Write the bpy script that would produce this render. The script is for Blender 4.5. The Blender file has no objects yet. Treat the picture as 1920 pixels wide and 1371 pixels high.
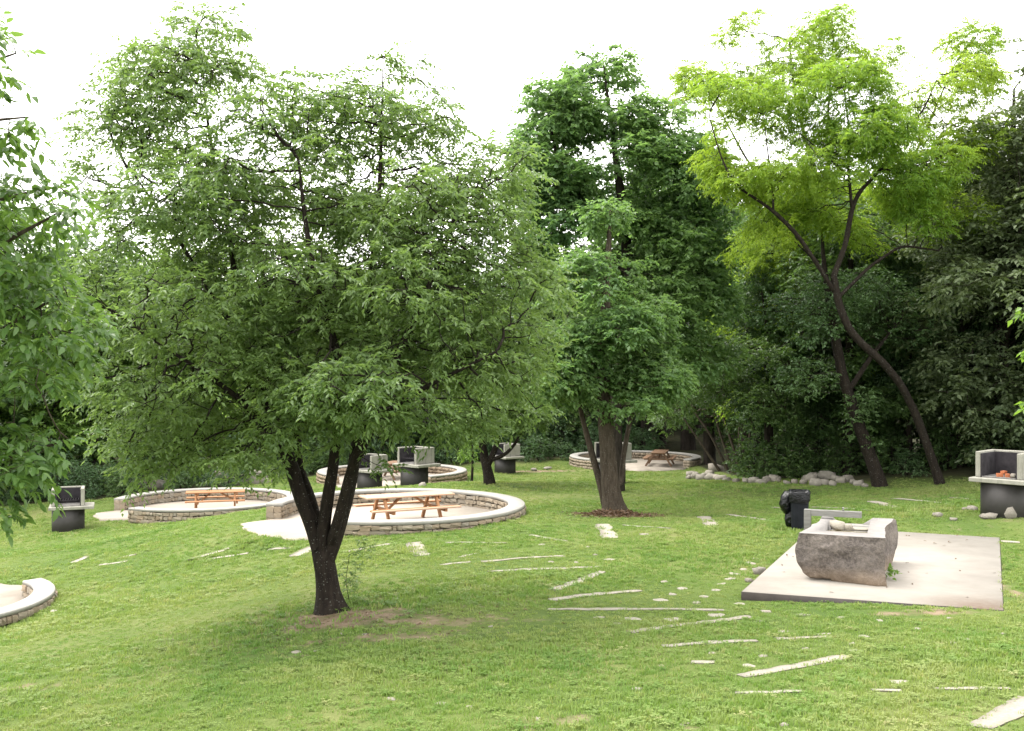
import bpy, bmesh, math, random
import numpy as np
from mathutils import Vector, Matrix
R = math.radians
random.seed(7)
C = bpy.context.scene.collection
SC = bpy.context.scene

# ------------------------------------------------------------------ camera, sky, sun, exposure
CZ = 6.0                    # eye height above the datum of the site
F = 1950.0                  # focal length in photo pixels (photo 1920 wide)
HY = 689.0                  # horizon row in the photo
cam_d = bpy.data.cameras.new('camera'); cam = bpy.data.objects.new('camera', cam_d); C.objects.link(cam)
cam.location = (0, 0, CZ); cam.rotation_euler = (R(90), 0, 0)
cam_d.sensor_width = 36; cam_d.lens = 36 * F / 1920
cam_d.shift_y = (HY - 685.5) / 1920
cam_d.clip_end = 2000; cam_d.clip_start = 0.1
SC.camera = cam

SUN_EL, SUN_AZ = 58, -62     # azimuth measured from +Y (away from camera) clockwise: negative = left, so left and beyond
world = bpy.data.worlds.new('World'); SC.world = world; world.use_nodes = True
wn = world.node_tree; bg = wn.nodes['Background']
sky = wn.nodes.new('ShaderNodeTexSky'); sky.sky_type = 'NISHITA'; sky.sun_disc = False
sky.sun_elevation = R(SUN_EL); sky.sun_rotation = R(SUN_AZ)
sky.air_density = 1.0; sky.dust_density = 4.0
cloud = wn.nodes.new('ShaderNodeMix'); cloud.data_type = 'RGBA'       # thin bright overcast over the blue
cloud.inputs[0].default_value = 0.88
cloud.inputs[7].default_value = (10.9, 10.7, 10.3, 1)
wn.links.new(sky.outputs[0], cloud.inputs[6]); wn.links.new(cloud.outputs[2], bg.inputs[0])
bg.inputs[1].default_value = 0.1

sun_d = bpy.data.lights.new('sun', 'SUN'); sun_d.energy = 1.5; sun_d.angle = R(34); sun_d.color = (1, .965, .90)
sun = bpy.data.objects.new('sun', sun_d); C.objects.link(sun)
_a, _e = R(SUN_AZ), R(SUN_EL)
sdir = Vector((math.sin(_a) * math.cos(_e), math.cos(_a) * math.cos(_e), math.sin(_e)))
sun.rotation_euler = sdir.to_track_quat('Z', 'Y').to_euler(); sun.location = sdir * 60
SC.view_settings.view_transform = 'Standard'; SC.view_settings.look = 'None'
SC.view_settings.exposure = 1.92; SC.view_settings.gamma = 1.0
try: SC.view_settings.use_curve_mapping = False
except Exception: pass
try:
    SC.cycles.max_bounces = 8; SC.cycles.diffuse_bounces = 4; SC.cycles.transmission_bounces = 5
    SC.cycles.glossy_bounces = 2; SC.cycles.caustics_reflective = False; SC.cycles.caustics_refractive = False
except Exception: pass

# ------------------------------------------------------------------ small helpers
def W(px, py, d):                       # a sight line of the survey: photo pixel at depth d -> place
    return np.array(((px - 960) / F * d, d, CZ - (py - HY) / F * d))
def link(o, parent=None):
    C.objects.link(o)
    if parent: o.parent = parent
    return o
def tag(o, label, cat, group=None, kind=None):
    if label: o['label'] = label
    if cat: o['category'] = cat
    if group: o['group'] = group
    if kind: o['kind'] = kind
    return o
def empty(name, loc, label=None, cat=None, group=None, rz=0):
    o = bpy.data.objects.new(name, None); C.objects.link(o); o.location = loc; o.rotation_euler = (0, 0, rz)
    o.empty_display_size = .2
    return tag(o, label, cat, group)
def np_mesh(name, verts, faces, mats, smooth=False, attrs=None):
    """verts (n,3); faces = list of int arrays (m,k)"""
    me = bpy.data.meshes.new(name)
    verts = np.asarray(verts, dtype=np.float32)
    if not isinstance(faces, list): faces = [faces]
    faces = [np.asarray(f, dtype=np.int32) for f in faces if len(f)]
    nl = sum(f.size for f in faces); nf = sum(len(f) for f in faces)
    me.vertices.add(len(verts)); me.vertices.foreach_set('co', verts.ravel())
    me.loops.add(nl); me.loops.foreach_set('vertex_index', np.concatenate([f.ravel() for f in faces]))
    tot = np.concatenate([np.full(len(f), f.shape[1], np.int32) for f in faces])
    start = np.concatenate([[0], np.cumsum(tot)[:-1]]).astype(np.int32)
    me.polygons.add(nf); me.polygons.foreach_set('loop_start', start)
    try: me.polygons.foreach_set('loop_total', tot)
    except Exception: pass
    for k, v in (attrs or {}).items():
        a = me.attributes.new(k, 'FLOAT', 'POINT'); a.data.foreach_set('value', np.asarray(v, np.float32))
    me.update(calc_edges=True); me.validate()
    if smooth: me.polygons.foreach_set('use_smooth', np.ones(len(me.polygons), bool))
    for m in (mats if isinstance(mats, (list, tuple)) else [mats]): me.materials.append(m)
    return me
def obj(name, me, parent=None, loc=(0, 0, 0), rot=(0, 0, 0), scale=(1, 1, 1)):
    o = bpy.data.objects.new(name, me); link(o, parent); o.location = loc; o.rotation_euler = rot; o.scale = scale
    return o
def bm_mesh(name, bm, mat, smooth=False):
    me = bpy.data.meshes.new(name); bm.to_mesh(me); bm.free(); me.materials.append(mat)
    if smooth: me.polygons.foreach_set('use_smooth', np.ones(len(me.polygons), bool))
    return me
def box_bm(sx, sy, sz, bevel=.006, m=None, bm=None):
    b = bmesh.new()
    bmesh.ops.create_cube(b, size=1)
    bmesh.ops.scale(b, vec=(sx, sy, sz), verts=b.verts)
    if bevel: bmesh.ops.bevel(b, geom=list(b.edges), offset=bevel, segments=1, affect='EDGES')
    if m is not None: bmesh.ops.transform(b, matrix=m, verts=b.verts)
    if bm is None: return b
    tmp = bpy.data.meshes.new('t'); b.to_mesh(tmp); b.free(); bm.from_mesh(tmp); bpy.data.meshes.remove(tmp)
    return bm
def beam(p, q, w, h, up=(0, 0, 1), bevel=.006):
    """board from p to q, w wide, h thick"""
    p, q = Vector(p), Vector(q); x = (q - p); L = x.length; x.normalize()
    y = Vector(up).cross(x).normalized(); z = x.cross(y)
    m = Matrix((x, y, z)).transposed().to_4x4(); m.translation = (p + q) / 2
    return box_bm(L, w, h, bevel, m)
def sines(seed, n=10, k=1.0):
    r = np.random.default_rng(seed); K = r.normal(size=(n, 3)); K *= (k * r.uniform(.6, 1.6, n) / np.linalg.norm(K, axis=1))[:, None]
    ph = r.uniform(0, 6.28, n)
    return lambda p, sc=(1, 1, 1): np.sin((np.asarray(p) * sc) @ K.T + ph).sum(1) / math.sqrt(n / 2)

# ------------------------------------------------------------------ materials
class N:
    def __init__(s, name):
        s.m = bpy.data.materials.new(name); s.m.use_nodes = True; s.t = s.m.node_tree
        s.p = s.t.nodes['Principled BSDF']; s.out = s.t.nodes['Material Output']
    def new(s, ty, **kw):
        n = s.t.nodes.new(ty)
        for k, v in kw.items(): setattr(n, k, v)
        return n
    def l(s, a, b): s.t.links.new(a, b)
    def noise(s, scale, detail=4, rough=.55, coord='Object', vec=(1, 1, 1)):
        tc = s.new('ShaderNodeTexCoord'); mp = s.new('ShaderNodeMapping'); mp.inputs['Scale'].default_value = vec
        if coord == 'World': g = s.new('ShaderNodeNewGeometry'); s.l(g.outputs['Position'], mp.inputs[0])
        else: s.l(tc.outputs[coord], mp.inputs[0])
        n = s.new('ShaderNodeTexNoise'); n.inputs['Scale'].default_value = scale; n.inputs['Detail'].default_value = detail
        n.inputs['Roughness'].default_value = rough; s.l(mp.outputs[0], n.inputs['Vector']); return n.outputs['Fac']
    def ramp(s, fac, stops):
        r = s.new('ShaderNodeValToRGB'); e = r.color_ramp.elements
        while len(e) < len(stops): e.new(.5)
        for el, (p, c) in zip(e, stops): el.position = p; el.color = (*c, 1)
        s.l(fac, r.inputs[0]); return r.outputs[0]
    def mix(s, fac, a, b, mode='MIX'):
        m = s.new('ShaderNodeMix', data_type='RGBA', blend_type=mode)
        for i, v in ((0, fac), (6, a), (7, b)):
            if isinstance(v, (int, float)): m.inputs[i].default_value = v
            elif isinstance(v, tuple): m.inputs[i].default_value = (*v, 1)
            else: s.l(v, m.inputs[i])
        return m.outputs[2]
    def math(s, op, a, b=0.0, clamp=False):
        m = s.new('ShaderNodeMath', operation=op); m.use_clamp = clamp
        for i, v in ((0, a), (1, b)):
            if isinstance(v, (int, float)): m.inputs[i].default_value = v
            else: s.l(v, m.inputs[i])
        return m.outputs[0]
    def attr(s, name): a = s.new('ShaderNodeAttribute', attribute_name=name); return a.outputs['Fac']
    def rnd(s): return s.new('ShaderNodeObjectInfo').outputs['Random']
    def bump(s, h, strength=.4, dist=.02):
        b = s.new('ShaderNodeBump'); b.inputs['Strength'].default_value = strength; b.inputs['Distance'].default_value = dist
        s.l(h, b.inputs['Height']); s.l(b.outputs[0], s.p.inputs['Normal'])
    def done(s, col, rough=.8, spec=.3, metal=0):
        if isinstance(col, tuple): s.p.inputs['Base Color'].default_value = (*col, 1)
        else: s.l(col, s.p.inputs['Base Color'])
        if isinstance(rough, (int, float)): s.p.inputs['Roughness'].default_value = rough
        else: s.l(rough, s.p.inputs['Roughness'])
        s.p.inputs['Specular IOR Level'].default_value = spec; s.p.inputs['Metallic'].default_value = metal
        return s.m

def leaf_mat(name, dark, light, trans, tfac=.38, rough=.42):
    n = N(name); col = n.ramp(n.attr('tone'), [(0, dark), (1, light)])
    n.done(col, rough, .35)
    tr = n.new('ShaderNodeBsdfTranslucent')
    n.l(n.mix(.5, n.mix(1.0, col, tuple(2.2 * c for c in (1, 1, .6)), 'MULTIPLY'), trans), tr.inputs[0])
    mx = n.new('ShaderNodeMixShader'); mx.inputs[0].default_value = tfac
    n.l(n.p.outputs[0], mx.inputs[1]); n.l(tr.outputs[0], mx.inputs[2]); n.l(mx.outputs[0], n.out.inputs[0])
    return n.m
def bark_mat(name, a, b, spots=0):
    n = N(name); f = n.noise(14, 5, .65, 'Object', (1, 1, .25)); g = n.noise(60, 3, .6)
    col = n.ramp(f, [(.3, a), (.7, b)])
    if spots:
        s = n.noise(38, 1, .4); col = n.mix(n.ramp(s, [(.69, (0, 0, 0)), (.75, (.6, .6, .6))]), col, (.22, .23, .20))
    n.bump(n.math('ADD', f, n.math('MULTIPLY', g, .3)), .8, .02)
    return n.done(col, .9, .15)
M = {}
M['bark_dark'] = bark_mat('dark bark with pale lichen', (.008, .006, .005), (.027, .021, .016), 1)
M['bark_grey'] = bark_mat('grey brown bark', (.022, .017, .012), (.075, .060, .044), 1)
M['bark_wood'] = bark_mat('dark forest bark', (.011, .009, .007), (.038, .031, .025))  # dark brown is this bark's own colour
M['leaf_front'] = leaf_mat('leaf mid green', (.070, .125, .042), (.160, .232, .082), (.23, .35, .07), .42, .36)
M['leaf_left'] = leaf_mat('leaf fresh green', (.048, .105, .028), (.115, .190, .055), (.20, .33, .05), .40, .35)
M['leaf_lime'] = leaf_mat('leaf broad deep green', (.060, .125, .050), (.145, .228, .084), (.20, .35, .08), .44)
M['leaf_dark'] = leaf_mat('leaf dark green', (.044, .090, .038), (.096, .158, .060), (.09, .18, .04), .30)
M['leaf_locust'] = leaf_mat('leaf yellow green', (.095, .195, .026), (.215, .300, .038), (.32, .43, .04), .50, .5)
M['leaf_back'] = leaf_mat('leaf forest green', (.042, .085, .030), (.105, .165, .050), (.14, .26, .04), .34)
M['leaf_pale'] = leaf_mat('leaf light forest green', (.065, .140, .028), (.15, .24, .05), (.22, .38, .04), .40)
M['leaf_olive'] = leaf_mat('leaf olive grey green', (.062, .092, .046), (.124, .158, .075), (.11, .17, .04), .30)
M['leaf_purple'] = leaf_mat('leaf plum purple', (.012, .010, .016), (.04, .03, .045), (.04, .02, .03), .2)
M['litter'] = leaf_mat('dry brown leaf', (.06, .035, .02), (.16, .10, .06), (.1, .05, .02), .15)

def ground_mat():
    n = N('lawn turf and soil')
    big = n.noise(.35, 4, .6, 'World'); mid = n.noise(2.2, 5, .65, 'World'); fine = n.noise(38, 4, .7, 'World')
    g = n.ramp(big, [(.30, (.075, .120, .030)), (.5, (.115, .155, .042)), (.68, (.18, .19, .075))])
    g = n.mix(n.ramp(fine, [(.3, (0, 0, 0)), (.7, (1, 1, 1))]), n.mix(1.0, g, (.55, .6, .5), 'MULTIPLY'), g)
    soil = n.ramp(mid, [(.3, (.12, .085, .055)), (.7, (.24, .185, .13))])
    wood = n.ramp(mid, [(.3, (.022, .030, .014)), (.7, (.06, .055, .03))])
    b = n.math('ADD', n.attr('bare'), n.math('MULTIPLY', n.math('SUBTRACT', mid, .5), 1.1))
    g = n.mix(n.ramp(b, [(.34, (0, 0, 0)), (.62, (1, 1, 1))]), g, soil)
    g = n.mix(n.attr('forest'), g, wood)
    n.bump(fine, .6, .03)
    return n.done(g, .95, .1)
M['ground'] = ground_mat()
def grass_mat():
    n = N('grass blade')
    big = n.noise(.30, 4, .6, 'World'); mid = n.noise(1.7, 3, .6, 'World')
    f = n.math('ADD', n.math('MULTIPLY', big, .75), n.math('MULTIPLY', mid, .35))
    c = n.ramp(f, [(.36, (.080, .172, .036)), (.52, (.152, .238, .058)), (.68, (.245, .285, .105))])
    r = n.rnd()
    c = n.mix(n.math('MULTIPLY', r, .55), c, n.ramp(r, [(0, (.07, .14, .03)), (.6, (.165, .23, .055)), (.9, (.25, .28, .095)), (1, (.38, .34, .18))]))
    n.done(c, .55, .25)
    tr = n.new('ShaderNodeBsdfTranslucent'); n.l(n.mix(1.0, c, (1.5, 1.6, .9), 'MULTIPLY'), tr.inputs[0])
    mx = n.new('ShaderNodeMixShader'); mx.inputs[0].default_value = .32
    n.l(n.p.outputs[0], mx.inputs[1]); n.l(tr.outputs[0], mx.inputs[2]); n.l(mx.outputs[0], n.out.inputs[0])
    return n.m
M['grass'] = grass_mat()
def stone_mat(name, cols, rough=.9, scale=9, bump=.5, rnd=.6):
    n = N(name); f = n.noise(scale, 5, .65); r = n.rnd()
    c = n.mix(rnd, n.ramp(f, [(.3, cols[0]), (.7, cols[1])]), n.ramp(r, [(i / (len(cols) - 1), c) for i, c in enumerate(cols)]))
    c = n.mix(n.ramp(n.noise(scale * 5, 3, .7), [(.35, (1, 1, 1)), (.75, (0, 0, 0))]), c, n.mix(1.0, c, (.72, .70, .67), 'MULTIPLY'))
    n.bump(n.math('ADD', f, n.math('MULTIPLY', n.noise(scale * 6, 4, .7), .4)), bump, .03)
    return n.done(c, rough, .2)
M['wall_stone'] = stone_mat('warm limestone', [(.26, .215, .16), (.35, .30, .235), (.28, .265, .235), (.33, .25, .175), (.39, .35, .285)])
M['rock'] = stone_mat('pale field stone', [(.22, .205, .18), (.32, .30, .265), (.27, .235, .20)], bump=.8)
M['strip'] = stone_mat('pale sawn stone in lawn', [(.27, .25, .21), (.35, .33, .285), (.30, .27, .23)], scale=5)
M['mortar'] = stone_mat('dark mortar', [(.045, .038, .028), (.08, .066, .05)], rnd=.1)  # dark brown mortar, so the joints between the stones stand out
def concrete(name, a, b, scale=3, spots=.25, rough=.85):
    n = N(name); f = n.noise(scale, 6, .65, 'World'); g = n.noise(scale * 22, 3, .7, 'World')
    c = n.ramp(f, [(.3, a), (.7, b)])
    c = n.mix(n.ramp(g, [(.55, (0, 0, 0)), (.8, (spots,) * 3)]), c, n.mix(1.0, c, (.55, .52, .48), 'MULTIPLY'))
    n.bump(g, .25, .006)
    return n.done(c, rough, .25)
M['cap'] = concrete('pale concrete coping', (.24, .232, .215), (.31, .298, .276))
M['patio'] = concrete('beige stabilised gravel', (.27, .236, .198), (.34, .30, .256), 1.2, .35)
def bbq_mat():
    n = N('weathered precast concrete'); f = n.noise(2.5, 6, .7, 'World'); g = n.noise(50, 3, .7, 'World'); st = n.noise(5, 5, .7, 'World', (1.6, 1.6, .22))
    c = n.ramp(f, [(.3, (.20, .195, .165)), (.7, (.31, .30, .262))])
    c = n.mix(n.ramp(st, [(.52, (0, 0, 0)), (.72, (.7, .7, .7))]), c, (.085, .085, .07)); c = n.mix(n.ramp(g, [(.55, (0, 0, 0)), (.8, (.45,) * 3)]), c, (.12, .115, .10))
    n.bump(g, .35, .006); return n.done(c, .9, .2)
M['bbq'] = bbq_mat()
def pad_mat():
    n = N('beige cast concrete'); f = n.noise(.9, 6, .65, 'World'); g = n.noise(60, 3, .7, 'World')
    s = n.noise(3, 6, .75, 'World', (.4, 1.6, 1))
    c = n.ramp(f, [(.3, (.232, .212, .187)), (.7, (.31, .285, .252))])
    c = n.mix(n.ramp(s, [(.55, (0, 0, 0)), (.75, (.55,) * 3)]), c, (.215, .185, .15))
    c = n.mix(n.ramp(g, [(.6, (0, 0, 0)), (.85, (.4,) * 3)]), c, (.30, .25, .20))
    geo = n.new('ShaderNodeNewGeometry'); d = n.new('ShaderNodeVectorMath', operation='DISTANCE'); n.l(geo.outputs['Position'], d.inputs[0])
    d.inputs[1].default_value = (7.35, 16.2, CZ - 3.75)
    st = n.math('SUBTRACT', 1.0, n.math('DIVIDE', d.outputs['Value'], 1.1), True)
    st = n.math('MULTIPLY', st, n.math('MULTIPLY', n.noise(9, 6, .8, 'World'), 1.5), True)
    c = n.mix(st, c, (.17, .11, .075)); n.bump(g, .25, .005)
    return n.done(c, .85, .25)
M['pad'] = pad_mat()
M['steel_edge'] = concrete('dark steel edging', (.035, .030, .028), (.06, .05, .045), 5, .3, .6)
def drum_mat():
    n = N('charcoal painted drum'); f = n.noise(3, 5, .6); c = n.ramp(f, [(.3, (.024, .022, .021)), (.7, (.038, .035, .034))])
    return n.done(c, .62, .35)
M['drum'] = drum_mat()
M['soot'] = concrete('sooty firebrick lining', (.012, .011, .013), (.045, .040, .045), 4, .3, .9)
M['ash'] = concrete('ash covered hearth', (.10, .095, .09), (.2, .19, .18), 8, .5)
M['terracotta'] = stone_mat('terracotta', [(.42, .13, .06), (.5, .2, .1)], rnd=.2)
def wood_mat(name, a, b):
    n = N(name); f = n.noise(5, 6, .6, 'Object', (1, 14, 14)); r = n.rnd()
    c = n.ramp(n.math('ADD', n.math('MULTIPLY', f, .7), n.math('MULTIPLY', r, .3)), [(.25, a), (.75, b)])
    n.bump(f, .2, .004); return n.done(c, .6, .3)
M['wood'] = wood_mat('orange brown timber', (.24, .11, .046), (.35, .18, .085))
M['wood_top'] = wood_mat('pale timber', (.34, .22, .145), (.43, .295, .205))  # paler, less orange timber for the tabletop and outer bench planks
M['wood_old'] = wood_mat('weathered brown timber', (.13, .075, .045), (.22, .135, .085))
def trough_mat():
    n = N('rough porphyry'); f = n.noise(1.5, 9, .74); g = n.noise(18, 5, .7)
    c = n.ramp(f, [(.34, (.042, .036, .034)), (.48, (.095, .082, .076)), (.66, (.185, .16, .142))])
    c = n.mix(n.ramp(g, [(.4, (0, 0, 0)), (.7, (.5,) * 3)]), c, (.30, .255, .23))
    geo = n.new('ShaderNodeTexCoord'); sp = n.new('ShaderNodeSeparateXYZ'); n.l(geo.outputs['Object'], sp.inputs[0])
    low = n.math('SUBTRACT', 1.0, n.math('MULTIPLY', sp.outputs['Z'], 3.4), True)
    c = n.mix(n.math('MULTIPLY', low, n.math('MULTIPLY', f, 1.1)), c, (.34, .25, .17))
    n.bump(n.math('ADD', f, n.math('MULTIPLY', g, .5)), 1.0, .06); return n.done(c, .9, .2)
M['trough'] = trough_mat()
M['trough_cut'] = concrete('sawn porphyry', (.19, .178, .172), (.25, .236, .228), 6, .4, .7)
n_ = N('clear trough water'); M['water'] = n_.done((.16, .13, .06), .04, .6)
def steel():
    n = N('brushed steel'); f = n.noise(6, 3, .5, 'Object', (1, 1, 8)); return n.done(n.ramp(f, [(.3, (.17, .17, .155)), (.7, (.24, .235, .222))]), .55, .4, .5)
M['steel'] = steel()
def bin_mat():
    n = N('anthracite plastic'); return n.done(n.ramp(n.noise(5), [(.3, (.009, .0105, .014)), (.7, (.016, .018, .024))]), .6, .18)
M['bin'] = bin_mat()
def bag_mat():
    n = N('black polythene'); f = n.noise(4.5, 4, .6); n.bump(f, .8, .10); return n.done((.004, .0045, .0055), .24, .28)
M['bag'] = bag_mat()

# ------------------------------------------------------------------ terrain
def P(px, py, z): d = F * (-z) / (py - HY); return ((px - 960) / F * d, d, z)
PATIOS = [  # centre x, y, outer radius, coping z, floor z, wall start deg, wall end deg (anticlockwise from +X), all z from eye level
    dict(k='near', x=-3.24, y=29.0, R=3.6, cap=-3.78, fl=-4.20, a0=-107, a1=182, gr=(-4.12, -4.02)),
    dict(k='left', x=-12.2, y=41.5, R=3.6, cap=-5.20, fl=-5.66, a0=-124, a1=184, gr=(-5.62, -5.4)),
    dict(k='far', x=6.8, y=57.5, R=3.6, cap=-4.87, fl=-5.32, a0=-42, a1=252, gr=(-5.3, -5.3)),
    dict(k='mid', x=-5.8, y=50.5, R=3.6, cap=-4.97, fl=-5.42, a0=-54, a1=225, gr=(-5.4, -5.4)),
    dict(k='fore', x=-13.55, y=22.9, R=3.2, cap=-5.12, fl=-5.48, a0=-31, a1=49, gr=(-5.42, -5.42)),
]
PAD = np.array([(3.85, 17.41), (7.59, 16.07), (10.74, 22.92), (7.12, 24.50)]); PADZ = -3.75
ctl = [P(960, 1371, -3.66), P(1920, 1371, -3.38), P(0, 1371, -4.25), (-12, 12, -4.9), (14, 12, -2.95), (0, 5, -3.3), (-8, 5, -4.0), (8, 5, -2.9),
       (3.85, 17.41, -3.93), (5.7, 16.74, -3.80), (7.59, 16.07, -3.745), (10.8, 23.0, -3.75), (7.0, 24.7, -3.82), (6.84, 24.7, -3.85),
       (11.8, 25, -3.54), (20, 25, -3.0), (16, 16, -3.1), P(622, 1148, -4.1), (-10.1, 22.4, -5.40), (-10.6, 20.6, -5.36), (-13.5, 19.2, -5.6), (-13.5, 26.6, -5.5), (-16.8, 23, -5.7),
       (-3.2, 25.3, -4.12), (.5, 29, -4.0), (-3.2, 32.8, -4.15), (-7, 29, -4.24), (-5, 25.2, -4.22), (-3.24, 29, -4.2),
       (-16.0, 37.5, -5.92), (-12.2, 37.6, -5.64), (-8.5, 41.5, -5.3), (-12.2, 45.3, -5.5), (-16, 41.5, -5.66), (-12.2, 41.5, -5.66),
       (3.0, 31, -4.35), (3.9, 40, -4.45), (4, 42.5, -4.60), (0, 41, -4.53), (-2.9, 39.5, -4.5), (4, 47, -5.35), (0, 47, -5.40), (-1.0, 45.2, -5.15), (8, 46, -5.2),
       (-4.1, 44, -5.05), (-6.2, 46, -5.3), (-.4, 54, -5.5), (6.8, 53.5, -5.33), (2.8, 57.5, -5.35), (11, 57, -5.2), (6.8, 61.5, -5.2), (-5.8, 46.7, -5.42), (-1.8, 50.5, -5.42), (-9.8, 50.5, -5.5), (-5.8, 54.5, -5.4),
       (8.75, 38.8, -4.30), (12.2, 34.9, -3.95), (13.9, 33.8, -3.8), (18, 38, -3.3), (12, 46, -4.6), (-25, 45, -6.2), (-14, 54, -5.8), (-25, 30, -6.3), (-20, 20, -6.0)]
ctl = np.array(ctl)
def _U(r2): return np.where(r2 > 1e-9, r2 * np.log(np.maximum(r2, 1e-9)), 0)
_n = len(ctl); _A = np.zeros((_n + 3, _n + 3)); _d2 = ((ctl[:, None, :2] - ctl[None, :, :2]) ** 2).sum(2)
_A[:_n, :_n] = _U(_d2) + np.eye(_n) * 4.0; _A[:_n, _n] = 1; _A[:_n, _n + 1:] = ctl[:, :2]; _A[_n:, :_n] = _A[:_n, _n:].T
_w = np.linalg.solve(_A, np.concatenate([ctl[:, 2], [0, 0, 0]]))
def sstep(a, b, x): t = np.clip((x - a) / (b - a), 0, 1); return t * t * (3 - 2 * t)
_bump = sines(5, 12, .9); _bump2 = sines(6, 12, 3.0)
def patio_r(p, th):        # paved radius: the disc, with a tongue running out through the gap
    th = np.degrees(th); g0, g1 = p['a1'], p['a0'] + 360; mid = (g0 + g1) / 2; hw = (g1 - g0) / 2
    dl = np.abs((th - mid + 180) % 360 - 180)
    return p['R'] - .22 + (.78 if p['k'] in ('near', 'left') else .5) * (1 - sstep(hw - 14, hw, dl))
def in_gap(p, th):
    th = np.degrees(th); mid = (p['a1'] + p['a0'] + 360) / 2; hw = (p['a0'] + 360 - p['a1']) / 2
    return 1 - sstep(hw - 6, hw + 4, np.abs((th - mid + 180) % 360 - 180))
def pad_depth(x, y):       # metres inside the platform's outline (negative outside)
    d = None
    for i in range(4):
        a, b = PAD[i], PAD[(i + 1) % 4]; e = (b - a) / np.linalg.norm(b - a)
        k = e[0] * (y - a[1]) - e[1] * (x - a[0]); d = k if d is None else np.minimum(d, k)
    return d
def tz(x, y, carve=True):
    """ground height in world z"""
    x = np.atleast_1d(np.asarray(x, float)); y = np.atleast_1d(np.asarray(y, float))
    z = np.full(x.shape, _w[_n]) + _w[_n + 1] * x + _w[_n + 2] * y
    for i in range(_n): z = z + _w[i] * _U((x - ctl[i, 0]) ** 2 + (y - ctl[i, 1]) ** 2)
    far = -5.4 + .02 * np.clip(x, -40, 40) + 13 * sstep(60, 150, y) + 3.0 * sstep(14, 45, x) + 2 * sstep(-20, -70, x)
    w = sstep(68, 58, y) * sstep(24, 17, np.abs(x + 2) - np.where(x < 0, 6, 1)) * sstep(0, 6, y)
    near = -3.5 + .07 * np.clip(x, -25, 15)
    far = np.where(y < 8, near, far)
    z = w * z + (1 - w) * far
    p = np.stack([x, y, 0 * x], -1)
    z = z + .02 * _bump(p.reshape(-1, 3)).reshape(x.shape) + .008 * _bump2(p.reshape(-1, 3)).reshape(x.shape)
    if carve:
        for q in PATIOS:
            dx, dy = x - q['x'], y - q['y']; r = np.hypot(dx, dy); th = np.arctan2(dy, dx)
            g = in_gap(q, th); e = patio_r(q, th); wd = .22 + .8 * g
            s = 1 - sstep(e - .0, e + wd, r)
            z = z + s * (q['fl'] - .035 - z)
        ins = pad_depth(x, y)
        z = np.where(ins > .1, np.minimum(z, PADZ - .11), z)
        z = np.where((ins <= .1) & (ins > -.7), np.minimum(z, PADZ - .012), z)
    return z + CZ
def G(px, py, d0=7):
    ds = np.linspace(d0, 110, 5200); x = (px - 960) / F * ds; rz = CZ - (py - HY) / F * ds
    i = np.argmax(rz < tz(x, ds)); return np.array((x[i], ds[i], float(tz(x[i], ds[i])[0])))

xs = np.concatenate([np.linspace(-260, -34, 24)[:-1], np.linspace(-34, -19, 40)[:-1], np.arange(-19, 14, .14), np.linspace(14, 34, 60)[1:], np.linspace(34, 260, 24)[1:]])
ys = np.concatenate([np.linspace(-60, 4, 12)[:-1], np.arange(4, 34, .16), np.arange(34, 64, .3), np.linspace(64, 160, 34)[1:], np.linspace(160, 500, 12)[1:]])
gx, gy = np.meshgrid(xs, ys); gz = tz(gx.ravel(), gy.ravel())
nx, ny = len(xs), len(ys); idx = np.arange(nx * ny).reshape(ny, nx)
quads = np.stack([idx[:-1, :-1], idx[:-1, 1:], idx[1:, 1:], idx[1:, :-1]], -1).reshape(-1, 4)
BARE = []   # x, y, rx, ry, amount
for px, py, rx, ry, am in ((640, 1160, 1.7, 1.2, .66), (800, 1165, 1.9, .7, .5), (720, 1195, 2.2, .65, .5), (560, 1225, .8, .4, .38), (950, 1165, 1.4, .4, .3), (1040, 1350, .9, .4, .42), (1320, 1365, .5, .25, .4),
                           (1150, 968, 1.5, 1.3, .75), (1120, 935, 1.4, 1.2, .3), (1010, 884, 3.2, .8, .6), (1730, 1150, 1.5, .35, .55), (1895, 1110, .3, 1.5, .5), (1700, 975, 1.2, .8, .25), (1850, 985, 2.0, .8, .3),
                           (30, 1295, 1.6, .6, .4), (420, 1190, 1.4, .5, .22), (1330, 1105, 1.2, .5, .22), (60, 1045, 3, 1.0, .2), (300, 1095, 3, .7, .2), (1180, 900, 1.5, .8, .35)):
    g = G(px, py); BARE.append((g[0], g[1], rx, ry, am))
_bn = sines(9, 14, 4.5)
def bare(x, y):
    b = np.zeros(np.shape(x))
    for bx, by, rx, ry, am in BARE:
        d = np.hypot((x - bx) / rx, (y - by) / ry); b = np.maximum(b, am * (1 - sstep(.25, 1.25, d)))
    return b
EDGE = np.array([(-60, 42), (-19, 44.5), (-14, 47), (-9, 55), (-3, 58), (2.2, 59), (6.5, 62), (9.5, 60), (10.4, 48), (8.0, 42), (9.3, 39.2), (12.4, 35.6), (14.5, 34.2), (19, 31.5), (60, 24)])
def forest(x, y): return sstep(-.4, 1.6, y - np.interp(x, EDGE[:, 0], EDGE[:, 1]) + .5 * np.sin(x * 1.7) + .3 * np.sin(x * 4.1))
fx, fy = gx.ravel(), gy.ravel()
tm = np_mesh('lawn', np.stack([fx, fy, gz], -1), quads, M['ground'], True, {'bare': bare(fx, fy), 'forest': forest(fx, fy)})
lawn = obj('lawn', tm); tag(lawn, 'sloping green lawn running up to the edge of the wood', None, None, 'structure')

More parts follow.
